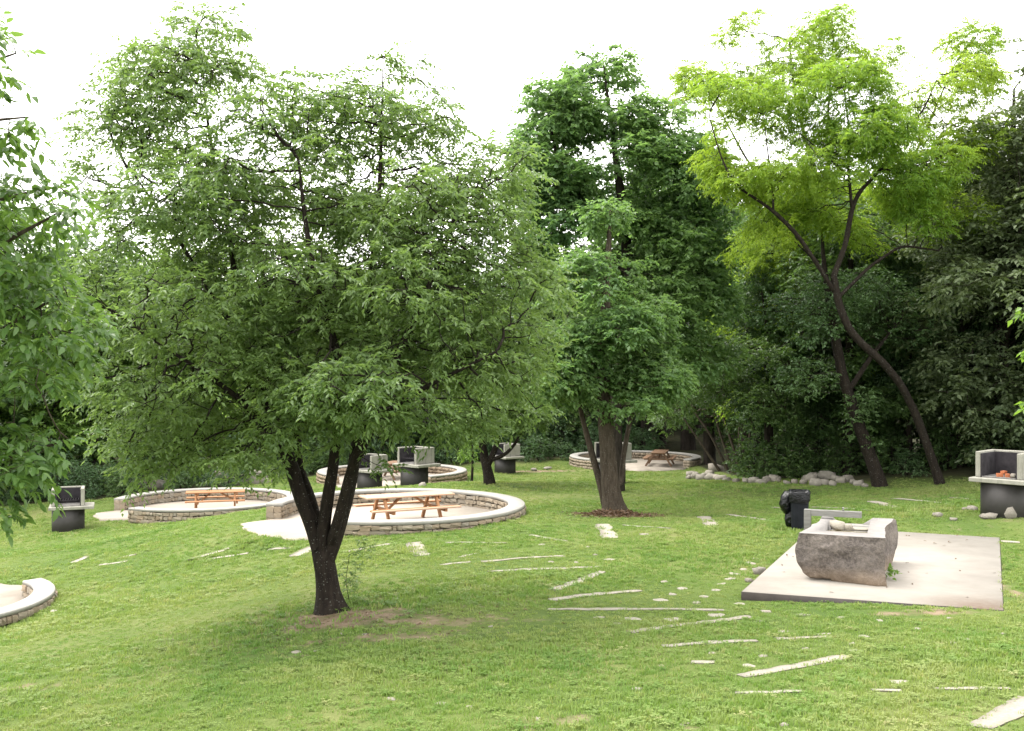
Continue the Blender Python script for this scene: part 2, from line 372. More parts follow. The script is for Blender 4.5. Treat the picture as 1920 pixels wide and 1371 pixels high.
# ------------------------------------------------------------------ patios, ring walls
def lump(seed, blend=.5, jit=.09, sub=2):
    """a rounded stone: subdivided cube blended to a sphere; 48 triangles"""
    r = random.Random(seed); bm = bmesh.new(); bmesh.ops.create_cube(bm, size=1)
    bmesh.ops.subdivide_edges(bm, edges=bm.edges, cuts=sub - 1, use_grid_fill=True)
    for v in bm.verts:
        s = v.co.normalized() * .62; v.co = v.co.lerp(s, blend) + Vector([r.uniform(-jit, jit) for _ in range(3)])
    return bm
STONES = [bm_mesh('wall_stone', lump(i, .24, .085), M['wall_stone'], False) for i in range(10)]
ROCKS = [bm_mesh('field_stone', lump(50 + i, .6, .12), M['rock'], True) for i in range(8)]
def sector(name, r0, r1, z0, z1, a0, a1, mat, n=72, bevel=.015):
    """solid ring sector; z0 may be a function of angle"""
    th = np.radians(np.linspace(a0, a1, n)); f0 = np.array([z0(t) if callable(z0) else z0 for t in th])
    prof = []
    c, s = np.cos(th), np.sin(th)
    rows = [(r0, f0), (r0, np.full(n, z1 - bevel)), (r0 + bevel, np.full(n, z1)), (r1 - bevel, np.full(n, z1)), (r1, np.full(n, z1 - bevel)), (r1, f0)]
    v = np.concatenate([np.stack([rr * c, rr * s, zz], -1) for rr, zz in rows]); k = len(rows); i = np.arange(n - 1)
    q = np.concatenate([np.stack([a * n + i, a * n + i + 1, ((a + 1) % k) * n + i + 1, ((a + 1) % k) * n + i], -1) for a in range(k)])
    e0 = [np.array([[a * n for a in range(k)]])]; e1 = [np.array([[a * n + n - 1 for a in reversed(range(k))]])]
    me = np_mesh(name, v, [q] + e0 + e1, mat); bm = bmesh.new(); bm.from_mesh(me); bmesh.ops.recalc_face_normals(bm, faces=bm.faces); bm.to_mesh(me); bm.free()
    return me
WL = {'near': 'curved low stone seat wall of the picnic circle behind the big multi-stemmed tree', 'left': 'curved low stone seat wall round the picnic table at the left',
      'far': 'low stone ring wall round the brown table beyond the straight trunk', 'mid': 'low shaded stone ring wall behind the pair of barbecues',
      'fore': 'end of a low stone wall with a pale coping entering at the left edge'}
PL = {'near': 'pale round paved floor under the largest picnic table', 'left': 'pale round paved floor under the picnic table at the left', 'far': 'beige round paved floor under the far brown table',
      'mid': 'beige round floor behind the pair of barbecues', 'fore': 'pale paved floor inside the wall at the left edge'}
def ring(p):
    rr = random.Random(p['k']); zc, zf, Ro, wd = p['cap'] + CZ, p['fl'] + CZ, p['R'], .46
    # floor
    n = 120; th = np.linspace(-math.pi, math.pi, n, endpoint=False); r = patio_r(p, th) + (.05 * np.sin(th * 23) + .03 * np.sin(th * 41)) * in_gap(p, th)
    top = np.stack([r * np.cos(th), r * np.sin(th), np.zeros(n)], -1); v = np.concatenate([top, top - (0, 0, .12), [[0, 0, 0]]]); i = np.arange(n); j = (i + 1) % n
    me = np_mesh('patio_floor', v, [np.stack([i, j, np.full(n, 2 * n)], -1), np.stack([i, i + n, j + n, j], -1)], M['patio'])
    fo = obj('patio_floor', me, None, (p['x'], p['y'], zf)); tag(fo, PL[p['k']], None, None, 'structure')
    w = empty('stone_wall', (p['x'], p['y'], zf), WL[p['k']], 'stone wall', 'round seat walls of the picnic circles')
    ch = zc - zf
    gl = lambda t: float(tz(p['x'] + (Ro + .25) * math.cos(t), p['y'] + (Ro + .25) * math.sin(t))[0]) - zf
    obj('coping', sector('coping', Ro - wd, Ro, ch - .085, ch, p['a0'], p['a1'], M['cap']), w)
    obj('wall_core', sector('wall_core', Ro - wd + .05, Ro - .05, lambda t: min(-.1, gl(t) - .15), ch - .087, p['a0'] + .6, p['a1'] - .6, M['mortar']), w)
    items = []
    def face(rad, a0, a1, low, out, rh):
        t = a0
        z = ch - .09; row = 0
        lows = min(low(math.radians(a)) for a in np.linspace(a0, a1, 12))
        while z > lows + .02:
            h = rh * rr.uniform(.9, 1.1); t = a0
            while t < a1 - .4:
                wst = min(rr.choice((rr.uniform(.11, .2), rr.uniform(.18, .36))), math.radians(a1 - t) * rad); dt = math.degrees(wst / rad); tm_ = math.radians(t + dt / 2)
                if z > low(tm_) + .01:
                    hh = h * rr.uniform(.80, 1.05)
                    items.append((rad * math.cos(tm_), rad * math.sin(tm_), z - h / 2 + rr.uniform(-.008, .008), tm_ + rr.uniform(-.05, .05), rr.uniform(.11, .18), wst - .022, hh - .018, rr.uniform(-.08, .08)))
                t += dt
            z -= h; row += 1
    floor_low = lambda t: -.02
    if p['k'] == 'near': face(Ro - wd + .05, p['a0'] + 60, p['a1'] - .5, floor_low, False, .14); face(Ro - .05, p['a0'] + .5, 30, gl, True, .125); 
    elif p['k'] == 'left': face(Ro - wd + .05, -20, p['a1'] - .5, floor_low, False, .175); face(Ro - .05, p['a0'] + .5, 0, gl, True, .14)
    elif p['k'] == 'fore': face(Ro - .05, p['a0'] + 4, p['a1'] - .5, gl, True, .17); face(Ro - wd + .05, 10, p['a1'] - .5, floor_low, False, .17)
    else: face(Ro - wd + .05, p['a0'] + .5, p['a1'] - .5, floor_low, False, .16); face(Ro - .05, p['a0'] + .5, p['a1'] - .5, gl, True, .16)
    for a in (p['a0'], p['a1']):                                 # stones closing the two ends
        ta = math.radians(a); z = ch - .09
        if p['k'] == 'fore' and a == p['a0']: continue
        while z > -.05:
            for rad in (Ro - wd + .13, Ro - .13):
                items.append((rad * math.cos(ta), rad * math.sin(ta), z - .075, ta, .2, .1, .15, 0))
            z -= .155
    if p['k'] == 'fore':
        obj('end_block', sector('end_block', Ro - wd + .01, Ro - .01, -.2, ch - .087, p['a0'] + .2, p['a0'] + 4, M['bbq'], 6), w)
    if p['k'] in ('near', 'left', 'fore'):
        for it in items[:300]:
            obj('stone', rr.choice(STONES), w, it[:3], (it[7], it[7] * .5, it[3]), (it[4] * 1.05, it[5] * 1.08, it[6] * 1.08))
        rest = items[300:]
    else: rest = items
    if rest:
        bm = bmesh.new()
        for it in rest:
            me = rr.choice(STONES); k0 = len(bm.verts); bm.from_mesh(me); bm.verts.ensure_lookup_table()
            m = Matrix.Translation(it[:3]) @ Matrix.Rotation(it[3], 4, 'Z') @ Matrix.Diagonal((it[4] * 1.05, it[5] * 1.06, it[6] * 1.06, 1))
            bmesh.ops.transform(bm, matrix=m, verts=bm.verts[k0:])
        o = obj('stonework', bm_mesh('stonework', bm, M['wall_stone'], True), w); o['kind'] = 'stuff'
for p in PATIOS: ring(p)

# ------------------------------------------------------------------ concrete pad with the trough
pc = PAD.mean(0); pq = PAD - pc; i4 = np.arange(4); j4 = (i4 + 1) % 4
def quad_slab(name, q, z0, z1, mat):
    v = np.concatenate([np.column_stack([q, np.full(4, z0)]), np.column_stack([q, np.full(4, z1)])])
    return np_mesh(name, v, [np.array([[3, 2, 1, 0], [4, 5, 6, 7]]), np.stack([i4, j4, j4 + 4, i4 + 4], -1)], mat)
pad = obj('concrete_platform', quad_slab('concrete_platform', pq, -.30, 0, M['pad']), None, (pc[0], pc[1], CZ + PADZ))
tag(pad, 'pale concrete platform carrying the stone trough', None, None, 'structure')
v = np.concatenate([np.column_stack([pq * k, np.full(4, z)]) for k, z in ((1.0008, -.28), (1.0008, -.004), (1.0045, -.004), (1.0045, -.28))])
obj('steel_edging', np_mesh('steel_edging', v, [np.concatenate([np.stack([i4 + 4 * a_, j4 + 4 * a_, j4 + 4 * ((a_ + 1) % 4), i4 + 4 * ((a_ + 1) % 4)], -1) for a_ in range(4)])[:, ::-1]], M['steel_edge']), pad)

TR = np.array((5.07, 18.35)); ta = R(-21); tu = np.array((math.cos(ta), math.sin(ta))); tv = np.array((-tu[1], tu[0]))
TZ = CZ + PADZ; TW, TL, TH = 1.42, 2.35, .83
def T(a, b): q = TR + tu * a + tv * b; return q
tr = empty('stone_trough', (*TR, TZ), 'rough grey boulder trough with a sawn flat top on the pale platform', 'water trough', None, ta)
def trough_body():
    # outer rough shell lofted from plan outlines; local frame: x along width, y away
    r = random.Random(3); nz = 24; per = []
    def outline(k):
        """k = 0 base .. 1 top: list of points anticlockwise from the front left corner"""
        bulge = math.sin(k * math.pi * .85 + .25) * .07
        under = .27 * (1 - k) ** 4.5          # the base draws in under the block at the left and front
        a = [(0 - bulge + under * 1.0, 0 - .02 + under * .55), (TW + .03 - bulge * .2, -.08 + under * .2)]
        b = [(TW + .05 + bulge * .5 - under * .1, TL), (.24 - bulge + under * .5, TL - .06)]
        return a + b
    N_ = 40
    rows = []
    nf = sines(21, 10, 4.2); nf2 = sines(22, 10, 11.0); nf3 = sines(24, 10, 2.2)
    for kz in range(nz + 1):
        k = kz / nz; o = outline(k); pts = []
        for e in range(4):
            p, q = np.array(o[e]), np.array(o[(e + 1) % 4])
            for i in range(N_): pts.append(p + (q - p) * i / N_)
        pts = np.array(pts); z = np.full(len(pts), TH * k)
        if kz == 0: z = np.where(pts[:, 0] < .55, .05, -.02) * 1.0
        p3 = np.column_stack([pts, z]); cen = pts.mean(0); dv = pts - cen; dv /= np.linalg.norm(dv, axis=1)[:, None]
        amp = .034 * nf(p3) + .014 * nf2(p3) + .055 * nf3(p3) - .06 * np.abs(nf(p3[:, [1, 2, 0]] * .8)) + .03; amp = np.floor(amp / .03) * .03 * .6 + amp * .4 + .006 * nf2(p3 * 2.6)
        if kz == nz: amp *= .6
        rows.append(np.column_stack([pts + dv * amp[:, None], z]))
    n = 4 * N_; v = np.concatenate(rows); i = np.arange(n); j = (i + 1) % n
    q = np.concatenate([np.stack([a * n + i, a * n + j, (a + 1) * n + j, (a + 1) * n + i], -1) for a in range(nz)])
    return v, q, rows[-1], N_
v, q, toprow, N_ = trough_body()
low_ = (np.arange(len(v)) % (4 * N_) // N_ == 2) & (v[:, 0] > .42) & (v[:, 0] < 1.14); v[low_, 2] = np.minimum(v[low_, 2], TH - .13); toprow = v[-4 * N_:].copy()
obj('trough_body', np_mesh('trough_body', v, [q, np.arange(4 * N_)[::-1][None, :]], M['trough']), tr)
# sawn top: U of front bar and two arms round the open basin
bx0, bx1, by0, by1 = .30, 1.12, .42, 2.24
inner = []
bxb = bx0 + .14
for (p_, q_) in (((bx0, by0), (bx1, by0)), ((bx1, by0), (bx1, by1)), ((bx1, by1), (bxb, by1)), ((bxb, by1), (bx0, by0))):
    for i in range(N_): inner.append((p_[0] + (q_[0] - p_[0]) * i / N_, p_[1] + (q_[1] - p_[1]) * i / N_, TH))
inner = np.array(inner); inner[:, 2] -= .13 * (inner[:, 1] > by1 - .01); n = 4 * N_; i = np.arange(n); j = (i + 1) % n
deep = inner * (1, 1, 0) + (0, 0, TH - .40)
vv = np.concatenate([toprow, inner, deep]); ff = [np.stack([i, j, j + n, i + n], -1), np.stack([i + n, j + n, j + 2 * n, i + 2 * n], -1), (np.arange(n) + 2 * n)[None, :]]
obj('sawn_top', np_mesh('sawn_top', vv, ff, M['trough_cut']), tr)
obj('water_surface', np_mesh('water_surface', [(bx0 + .002, by0 + .002, TH - .12), (bx1 - .002, by0 + .002, TH - .12), (bx1 - .002, 1.30, TH - .12), (bx0 + .066, 1.30, TH - .12)], np.array([[0, 1, 2, 3]]), M['water']), tr)
obj('inner_shelf', bm_mesh('inner_shelf', box_bm(bx1 - bxb - .006, by1 - 1.306, .26, .01, Matrix.Translation(((bxb + bx1) / 2, (by1 + 1.30) / 2, TH - .25))), M['cap']), tr)
def put_T(a, b, z): q_ = T(a, b); return (q_[0], q_[1], TZ + z)
for a, b, s, lab in ((.56, 1.46, (.30, .24, .17), 'large pale stone resting at the spout end inside the trough'), (.74, 1.40, (.16, .16, .13), 'small pale stone beside the larger one inside the trough'), (.92, 1.5, (.38, .24, .05), 'flat pale slab lying inside the trough')):
    o = obj('stone', ROCKS[int(a * 10) % 8], None, put_T(a, b, TH - .12 + s[2] * .38), (0, 0, a * 3), s); o.data = o.data.copy(); o.data.materials[0] = M['strip']
    tag(o, lab, 'stone')
# spout: square steel pipe, an upright and an arm over the basin
sp0 = T(-.04, 2.02)
sp = empty('water_spout', (sp0[0], sp0[1], TZ), 'square steel water pipe bent over the stone trough', 'water spout', None, ta)
obj('upright', bm_mesh('upright', beam((0, 0, 0), (0, 0, .99), .13, .13, (1, 0, 0), .004), M['steel']), sp)
obj('arm', bm_mesh('arm', beam((.067, 0, .93), (1.0, 0, .93), .128, .116, (0, 0, 1), .004), M['steel']), sp)
bm = bmesh.new(); bmesh.ops.create_cone(bm, segments=16, radius1=.016, radius2=.016, depth=.05, cap_ends=True, matrix=Matrix.Translation((.66, 0, 1.01)))
bmesh.ops.create_uvsphere(bm, u_segments=10, v_segments=6, radius=.022, matrix=Matrix.Translation((.66, 0, 1.04)))
obj('push_button', bm_mesh('push_button', bm, M['steel'], True), sp)

# ------------------------------------------------------------------ picnic tables
def picnic(x, y, z, rz, label, wood, top, group='picnic tables in the stone circles', L=2.25):
    t = empty('picnic_table', (x, y, z), label, 'picnic table', group, rz); H = .76; rj = random.Random(label)
    def part(n, bm, m): return obj(n, bm_mesh(n, bm, m), t)
    for i in range(5):                                           # top planks, a hair apart
        yy = (i - 2) * .158; part('plank', beam((-L / 2 + rj.uniform(-.006, .006), yy, H - .02), (L / 2, yy, H - .02 + rj.uniform(-.002, .002)), .15, .042), top)
    for s in (-1, 1):
        for k in (0, 1):
            yy = s * (.62 + k * .145); part('bench_plank', beam((-L / 2, yy, .445), (L / 2, yy, .445), .136, .042), top if k else wood)
    for ex in (-.74, .74):
        for s in (-1, 1):                                        # splayed legs
            part('leg', beam((ex, s * .70, .0), (ex, s * .26, H - .045), .095, .07, (1, 0, 0)), wood)
        part('seat_bearer', beam((ex + .085, -.79, .38), (ex + .085, .79, .38), .07, .09), wood)
        part('top_bearer', beam((ex + .085, -.36, H - .085), (ex + .085, .36, H - .085), .07, .085), wood)
        sg = -1 if ex > 0 else 1
        part('brace', beam((ex + .13 * sg + .085, 0, .40), (ex + sg * .56, 0, H - .06), .06, .07, (0, 1, 0)), wood)
    return t
near, left, farp, mid, fore = PATIOS
picnic(-2.85, 28.2, near['fl'] + CZ, R(27), 'long orange timber picnic table in the nearest complete stone circle', M['wood'], M['wood_top'], L=2.5)
picnic(-11.75, 41.2, left['fl'] + CZ, R(15), 'orange timber picnic table in the circle at the left', M['wood'], M['wood'])
picnic(8.05, 56.6, farp['fl'] + CZ, R(76), 'weathered brown picnic table seen end on beyond the straight trunk', M['wood_old'], M['wood_old'])
picnic(-6.0, 50.9, mid['fl'] + CZ, R(68), 'shaded brown picnic table glimpsed between the two barbecue drums', M['wood_old'], M['wood_old'])

# ------------------------------------------------------------------ barbecues
def bbq_meshes():
    """front of the hearth faces local -Y"""
    d = {}
    bm = bmesh.new(); bmesh.ops.create_cone(bm, segments=40, radius1=.55, radius2=.55, depth=.98, cap_ends=True, matrix=Matrix.Translation((0, 0, .29)))
    d['pedestal'] = bm_mesh('pedestal', bm, M['drum'], True)
    for pl in d['pedestal'].polygons:
        if len(pl.vertices) > 4: pl.use_smooth = False
    d['worktop'] = bm_mesh('worktop', box_bm(1.50, 1.22, .105, .012, Matrix.Translation((.12, 0, .835))), M['bbq'])
    hh = .62; z = .89 + hh / 2
    d['side_panel'] = [bm_mesh('side_panel', box_bm(.115, 1.0, hh, .012, Matrix.Translation((sx, .08, z))), M['bbq']) for sx in (-.485, .485)]
    d['back_panel'] = bm_mesh('back_panel', box_bm(.852, .11, hh, .012, Matrix.Translation((0, .525, z))), M['bbq'])
    bm = bmesh.new()
    box_bm(.03, .86, hh - .05, 0, Matrix.Translation((-.411, .03, z - .02)), bm); box_bm(.03, .86, hh - .05, 0, Matrix.Translation((.411, .03, z - .02)), bm)
    box_bm(.788, .03, hh - .05, 0, Matrix.Translation((0, .452, z - .02)), bm)
    d['fire_lining'] = bm_mesh('fire_lining', bm, M['soot'])
    d['hearth'] = bm_mesh('hearth', box_bm(.785, .84, .03, .004, Matrix.Translation((0, .01, .904))), M['ash'])
    bm = bmesh.new()
    for i in range(9): box_bm(.012, .7, .012, 0, Matrix.Translation((-.34 + i * .085, .05, 1.10)), bm)
    for yy in (-.3, .4): box_bm(.785, .016, .016, 0, Matrix.Translation((0, yy, 1.086)), bm)
    d['grill'] = bm_mesh('grill', bm, M['soot'])
    return d
BB = bbq_meshes()
def bbq(x, y, z, face, label, sc=1.0, grill=True):
    t = empty('barbecue', (x, y, z), label, 'barbecue', 'concrete barbecues on dark drums', math.atan2(face[1], face[0]) + math.pi / 2); t.scale = (sc,) * 3
    obj('pedestal', BB['pedestal'], t); obj('worktop', BB['worktop'], t)
    for m in BB['side_panel']: obj('side_panel', m, t)
    b = obj('back_panel', BB['back_panel'], t); obj('fire_lining', BB['fire_lining'], b); obj('hearth', BB['hearth'], t)
    if grill: obj('grill', BB['grill'], t)
    return t
gz_ = lambda x, y: float(tz(x, y)[0])
rb = (11.95, 25.2); bbq(*rb, gz_(*rb) + .02, (-.72, -.69), 'concrete barbecue at the right edge with red bricks in its hearth', 1.0, False)
lb = ((128 - 960) / F * 37.5, 37.5); bbq(*lb, gz_(*lb), (.36, -.93), 'concrete barbecue facing forward under the overhanging leaves at the left')
b3 = ((777 - 960) / F * 43.5, 43.5); bbq(*b3, gz_(*b3), (-.66, -.75), 'fuller one of the barbecue pair in front of the shaded ring wall', 1.06)
b4 = ((693 - 960) / F * 45.5, 45.5); bbq(*b4, gz_(*b4) - .05, (-.6, -.8), 'concrete barbecue half hidden by leaves just right of the forked trunk', 1.0)
b5 = ((947 - 960) / F * 54, 54.0); bbq(*b5, gz_(*b5), (-.8, -.6), 'shaded far barbecue behind the small crooked tree')
b6 = ((1146 - 960) / F * 40, 40.0); bbq(*b6, gz_(*b6), (-.86, -.5), 'barbecue standing right behind the straight grey trunk', 1.0)
def onbbq(lx, ly, lz):
    a = math.atan2(-.69, -.72) + math.pi / 2; return (rb[0] + lx * math.cos(a) - ly * math.sin(a), rb[1] + lx * math.sin(a) + ly * math.cos(a), gz_(*rb) + .02 + lz)
BR = bm_mesh('brick', lump(91, .15, .03), M['terracotta'])
for lx, ly, lz, s, lab in ((-.02, -.28, .962, (.15, .10, .085), 'red brick lump lying deepest to the left in the right-hand barbecue'), (.15, -.26, .962, (.14, .10, .085), 'red brick lump in the middle of the hearth, beside the white stone'), (.06, -.24, 1.035, (.13, .10, .06), 'red brick lump perched on the two others in the hearth')):
    tag(obj('brick', BR, None, onbbq(lx, ly, lz), (0, 0, lx * 9), s), lab, 'brick', 'brick lumps in the barbecue')
tag(obj('stone', ROCKS[2], None, onbbq(.31, -.3, .965), (0, 0, 1), (.17, .13, .10)), 'white stone in the barbecue hearth beside the red bricks', 'stone')

# ------------------------------------------------------------------ litter bin
bx, by = G(1499, 992)[:2]; bz = gz_(bx, by)
tb = empty('litter_bin', (bx, by, bz), 'dark grey litter bin with a black bag behind the trough', 'bin', None, R(-14))
bm = bmesh.new(); n = 28; prev = None
def rrect(w, d, z, rad=.06, k=6):
    pts = []
    for cx, cy, a0 in ((w / 2 - rad, d / 2 - rad, 0), (-w / 2 + rad, d / 2 - rad, 90), (-w / 2 + rad, -d / 2 + rad, 180), (w / 2 - rad, -d / 2 + rad, 270)):
        for i in range(k + 1): a = R(a0 + 90 * i / k); pts.append((cx + rad * math.cos(a), cy + rad * math.sin(a), z))
    return pts
def loft(rows, mat, name, cap0=True, cap1=True, jit=None):
    n = len(rows[0]); v = np.concatenate(rows); i = np.arange(n); j = (i + 1) % n
    f = [np.concatenate([np.stack([a * n + i, a * n + j, (a + 1) * n + j, (a + 1) * n + i], -1) for a in range(len(rows) - 1)])]
    if cap0: f.append(i[::-1][None, :])
    if cap1: f.append((i + n * (len(rows) - 1))[None, :])
    return np_mesh(name, v, f, mat, True)
obj('bin_body', loft([rrect(.36, .40, .03), rrect(.37, .41, .05), rrect(.43, .50, .86), rrect(.43, .50, .88)], M['bin'], 'bin_body', True, False), tb)
for sx in (-1, 1):
    for i in range(4):
        obj('rib', bm_mesh('rib', beam((-.12 + i * .08, sx * .210, .1), (-.13 + i * .088, sx * .251, .8), .018, .012, (0, sx, 0), .003), M['bin']), tb)
obj('rim', loft([rrect(.46, .53, .84, .07), rrect(.475, .545, .85, .07), rrect(.475, .545, .895, .07), rrect(.40, .47, .90, .06)], M['bin'], 'rim', False, False), tb)
rows = []; wob = sines(31, 9, 16)
for z, w, d, am in ((.68, .455, .54, .02), (.74, .475, .56, .022), (.82, .485, .565, .016), (.885, .49, .565, .010), (.91, .475, .545, .010), (.89, .42, .49, .01), (.70, .37, .43, .02)):
    q_ = np.array(rrect(w, d, z, .09, 8)); nn = wob(q_); q_[:, :2] *= (1 + am * 2.0 * nn)[:, None]; q_[:, 2] += am * 1.1 * wob(q_ * 1.7) * (1.4 if z < .75 else .4); rows.append(q_)
obj('bag_liner', loft(rows, M['bag'], 'bag_liner', False, True), tb)
def blob(name, c, s, seed, mat):
    bm = bmesh.new(); bmesh.ops.create_icosphere(bm, subdivisions=4, radius=1); nf, ng = sines(seed, 10, 3.2), sines(seed + 1, 10, 9)
    co = np.array([v.co for v in bm.verts]); k = 1 + .13 * nf(co) + .07 * np.abs(ng(co)) 
    for v_, kk in zip(bm.verts, k): v_.co = Vector((v_.co.x * s[0] * kk + c[0], v_.co.y * s[1] * kk + c[1], v_.co.z * s[2] * kk + c[2]))
    return bm_mesh(name, bm, mat, True)
obj('rubbish_bag', blob('rubbish_bag', (-.27, .02, .64), (.17, .18, .25), 40, M['bag']), tb)
obj('rubbish_bag', blob('rubbish_bag', (-.23, .03, .24), (.09, .15, .22), 44, M['bag']), tb)
for s in (-1, 1):
    bm = bmesh.new(); bmesh.ops.create_cone(bm, segments=20, radius1=.09, radius2=.09, depth=.05, cap_ends=True, matrix=Matrix.Translation((s * .17, .22, .09)) @ Matrix.Rotation(R(90), 4, 'Y')); obj('wheel', bm_mesh('wheel', bm, M['bin']), tb)

# ------------------------------------------------------------------ stone strips set in the lawn
STRIPMASK = []
def strip(p0, p1, w, label, seed, group='long stone strips set in the lawn', name='stone_strip', cat='stone strip', lift=.010):
    a, b = G(*p0), G(*p1); r = random.Random(seed); v2 = (b - a)[:2]; L = float(np.linalg.norm(v2)); u = v2 / L; nrm = np.array((-u[1], u[0]))
    k = max(2, int(L / .16)); lefts, rights = [], []; wob = sines(seed + 100, 6, 5); e0 = r.uniform(-.03, .03)
    for i in range(k + 1):
        q_ = a[:2] + u * L * i / k; s = .5 * w * (1 + .10 * float(wob([[q_[0], q_[1], 0]])[0])); s2 = .5 * w * (1 + .10 * float(wob([[q_[0] * 1.3, 3 - q_[1], 2]])[0]))
        if i in (0, k): s *= r.uniform(.7, 1.0); s2 *= r.uniform(.7, 1.0)
        lefts.append(q_ + nrm * (s + r.uniform(-.008, .008))); rights.append(q_ - nrm * (s2 + r.uniform(-.008, .008)))
    pts = np.array(lefts + rights[::-1]); m = len(pts); c = pts.mean(0); z0 = np.mean([a[2], b[2]])
    zz = tz(pts[:, 0], pts[:, 1]) + lift + np.array([r.uniform(-.006, .006) for _ in range(m)])
    top = np.column_stack([pts - c, zz - z0]); bot = top - (0, 0, .09); i = np.arange(m); j = (i + 1) % m
    tq = np.array([[x_, x_ + 1, m - 2 - x_, m - 1 - x_] for x_ in range(k)])[:, ::-1]
    me = np_mesh(name, np.concatenate([top, bot]), [tq, np.stack([i, i + m, j + m, j], -1)], M['strip'])
    o = obj(name, me, None, (c[0], c[1], z0)); tag(o, label, cat, group)
    STRIPMASK.append((a[0], a[1], u[0], u[1], L, w)); return o
ST = [
 ((133, 1057), (166, 1043), .30, 'short thick stone strip nearest the barbecue at the left'),
 ((185, 1060), (238, 1053), .10, 'thin overgrown stone strip right of the short thick one at the left'),
 ((222, 1046), (256, 1040), .10, 'tiny thin stone strip above the overgrown one at the left'),
 ((352, 1051), (429, 1028), .22, 'slanting stone strip below the front wall of the left circle'),
 ((398, 1048), (465, 1038), .14, 'thin stone strip just right of the slanting one below the left circle'),
 ((502, 1032), (546, 1028), .10, 'thin stone strip left of the forked trunk'),
 ((551, 1044), (594, 1023), .34, 'wide stone strip disappearing behind the forked trunk'),
 ((648, 1036), (731, 1020), .20, 'long slanting stone strip just right of the forked trunk'),
 ((773, 1018), (791, 1043), .36, 'wide short stone block pointing at the largest picnic circle'),
 ((835, 1018), (952, 1019), .12, 'long level stone strip below the right end of the largest circle'),
 ((860, 1046), (895, 1038), .10, 'small slanting stone strip right of the wide short block'),
 ((824, 1060), (882, 1054), .10, 'faint stone strip below the wide short block'),
 ((902, 1054), (1058, 1043), .15, 'long nearly level stone strip, the upper of a parallel pair'),
 ((914, 1072), (1125, 1063), .16, 'long nearly level stone strip, the lower of a parallel pair'),
 ((1036, 1107), (1129, 1072), .22, 'steeply slanting stone strip in the middle of the lawn'),
 ((1030, 1126), (1201, 1108), .20, 'stone strip rising to the right below the steeply slanting one'),
 ((1027, 1143), (1358, 1145), .16, 'longest level stone strip pointing at the corner of the platform'),
 ((1180, 1187), (1408, 1157), .19, 'long stone strip rising to the right in front of the platform'),
 ((1241, 1213), (1420, 1203), .16, 'half overgrown stone strip, left of a broken pair in front of the platform'),
 ((1455, 1199), (1556, 1195), .18, 'clean stone strip, right of a broken pair in front of the platform'),
 ((1388, 1269), (1590, 1231), .21, 'thick jagged stone strip in the foreground below the platform'),
 ((1378, 1300), (1505, 1298), .12, 'overgrown stone strip in the foreground, left piece of a level row'),
 ((1635, 1295), (1690, 1297), .11, 'short overgrown stone strip, middle piece of the level foreground row'),
 ((1750, 1293), (1893, 1292), .12, 'overgrown stone strip, right piece of the level foreground row'),
 ((1838, 1366), (1935, 1312), .28, 'broad pale stone slab cut off by the bottom right corner'),
 ((993, 1004), (1062, 1015), .14, 'stone strip falling to the right below the straight trunk'),
 ((1129, 983), (1144, 1010), .38, 'wide stone block right below the straight trunk'),
 ((1168, 985), (1256, 991), .13, 'thin level stone strip right of the wide block below the straight trunk'),
 ((1318, 969), (1336, 986), .36, 'wide short stone block between the straight trunk and the bin'),
 ((1364, 965), (1476, 981), .16, 'long stone strip ending at the bin'),
 ((1632, 940), (1679, 953), .28, 'wide shaded stone strip behind the trough'),
 ((1673, 935), (1795, 948), .16, 'long shaded stone strip pointing at the right-hand barbecue'),
 ((1780, 933), (1832, 938), .10, 'faint stone strip touching the right-hand barbecue'),
 ((1520, 951), (1640, 958), .13, 'thin stone strip running behind the steel spout'),
 ((1402, 938), (1440, 938), .14, 'short shaded stone strip left of the bin'),
 ((1448, 951), (1464, 953), .16, 'tiny shaded stone strip touching the bin bag'),
 ((1877, 1016), (1912, 1018), .25, 'short pale stone strip at the far right corner of the platform'),
 ((1296, 1243), (1340, 1243), .20, 'short thick level stone strip left of the jagged foreground one'),
]
for i, (a, b, w, lab) in enumerate(ST): strip(a, b, w, lab, i)
# small flat stones sunk in the turf
SM = [(1245, 1091, 16), (1280, 1104, 18), (1262, 1115, 14), (1239, 1126, 28), (1307, 1131, 14), (1343, 1107, 16), (1353, 1096, 30), (1370, 1086, 18), (1380, 1076, 22), (1394, 1068, 12), (1409, 1057, 18), (1416, 1048, 16),
      (1320, 1119, 18), (1386, 1133, 22), (1436, 1147, 18), (1124, 1158, 20), (1157, 1170, 14), (1187, 1161, 32), (1265, 1162, 34), (1349, 1154, 36), (1335, 1225, 14), (1431, 1231, 16), (1407, 1248, 30),
      (1193, 1293, 18), (1468, 1185, 20), (1033, 1054, 12), (1081, 1055, 8), (1116, 1041, 8), (1142, 1049, 20), (1016, 1022, 12), (1208, 1002, 16), (1103, 1026, 6),
      (1505, 1153, 26), (1578, 1159, 14), (1650, 1165, 12), (1720, 1180, 14), (1808, 1198, 26), (1788, 1207, 16), (1881, 1190, 14), (1549, 1190, 34), (1618, 1194, 24), (1597, 1208, 14), (1610, 1222, 28), (1511, 1217, 12), (1699, 1215, 12), (1692, 1280, 36), (1432, 1147, 12),
      (735, 1312, 16), (826, 1320, 26), (880, 1327, 14), (556, 1224, 16), (683, 1190, 10), (592, 1221, 10), (640, 1190, 8), (742, 1123, 10), (776, 1105, 8), (1010, 1350, 10), (1285, 1358, 26), (920, 1175, 10), (1425, 1166, 14), (1240, 1250, 8), (1470, 1360, 14),
      (240, 1233, 10), (102, 1146, 12), (1905, 1225, 12), (1380, 1166, 10), (1780, 1160, 10)]
STO = [bm_mesh('flat_stone', lump(120 + i, .5, .16), M['strip'], True) for i in range(6)]
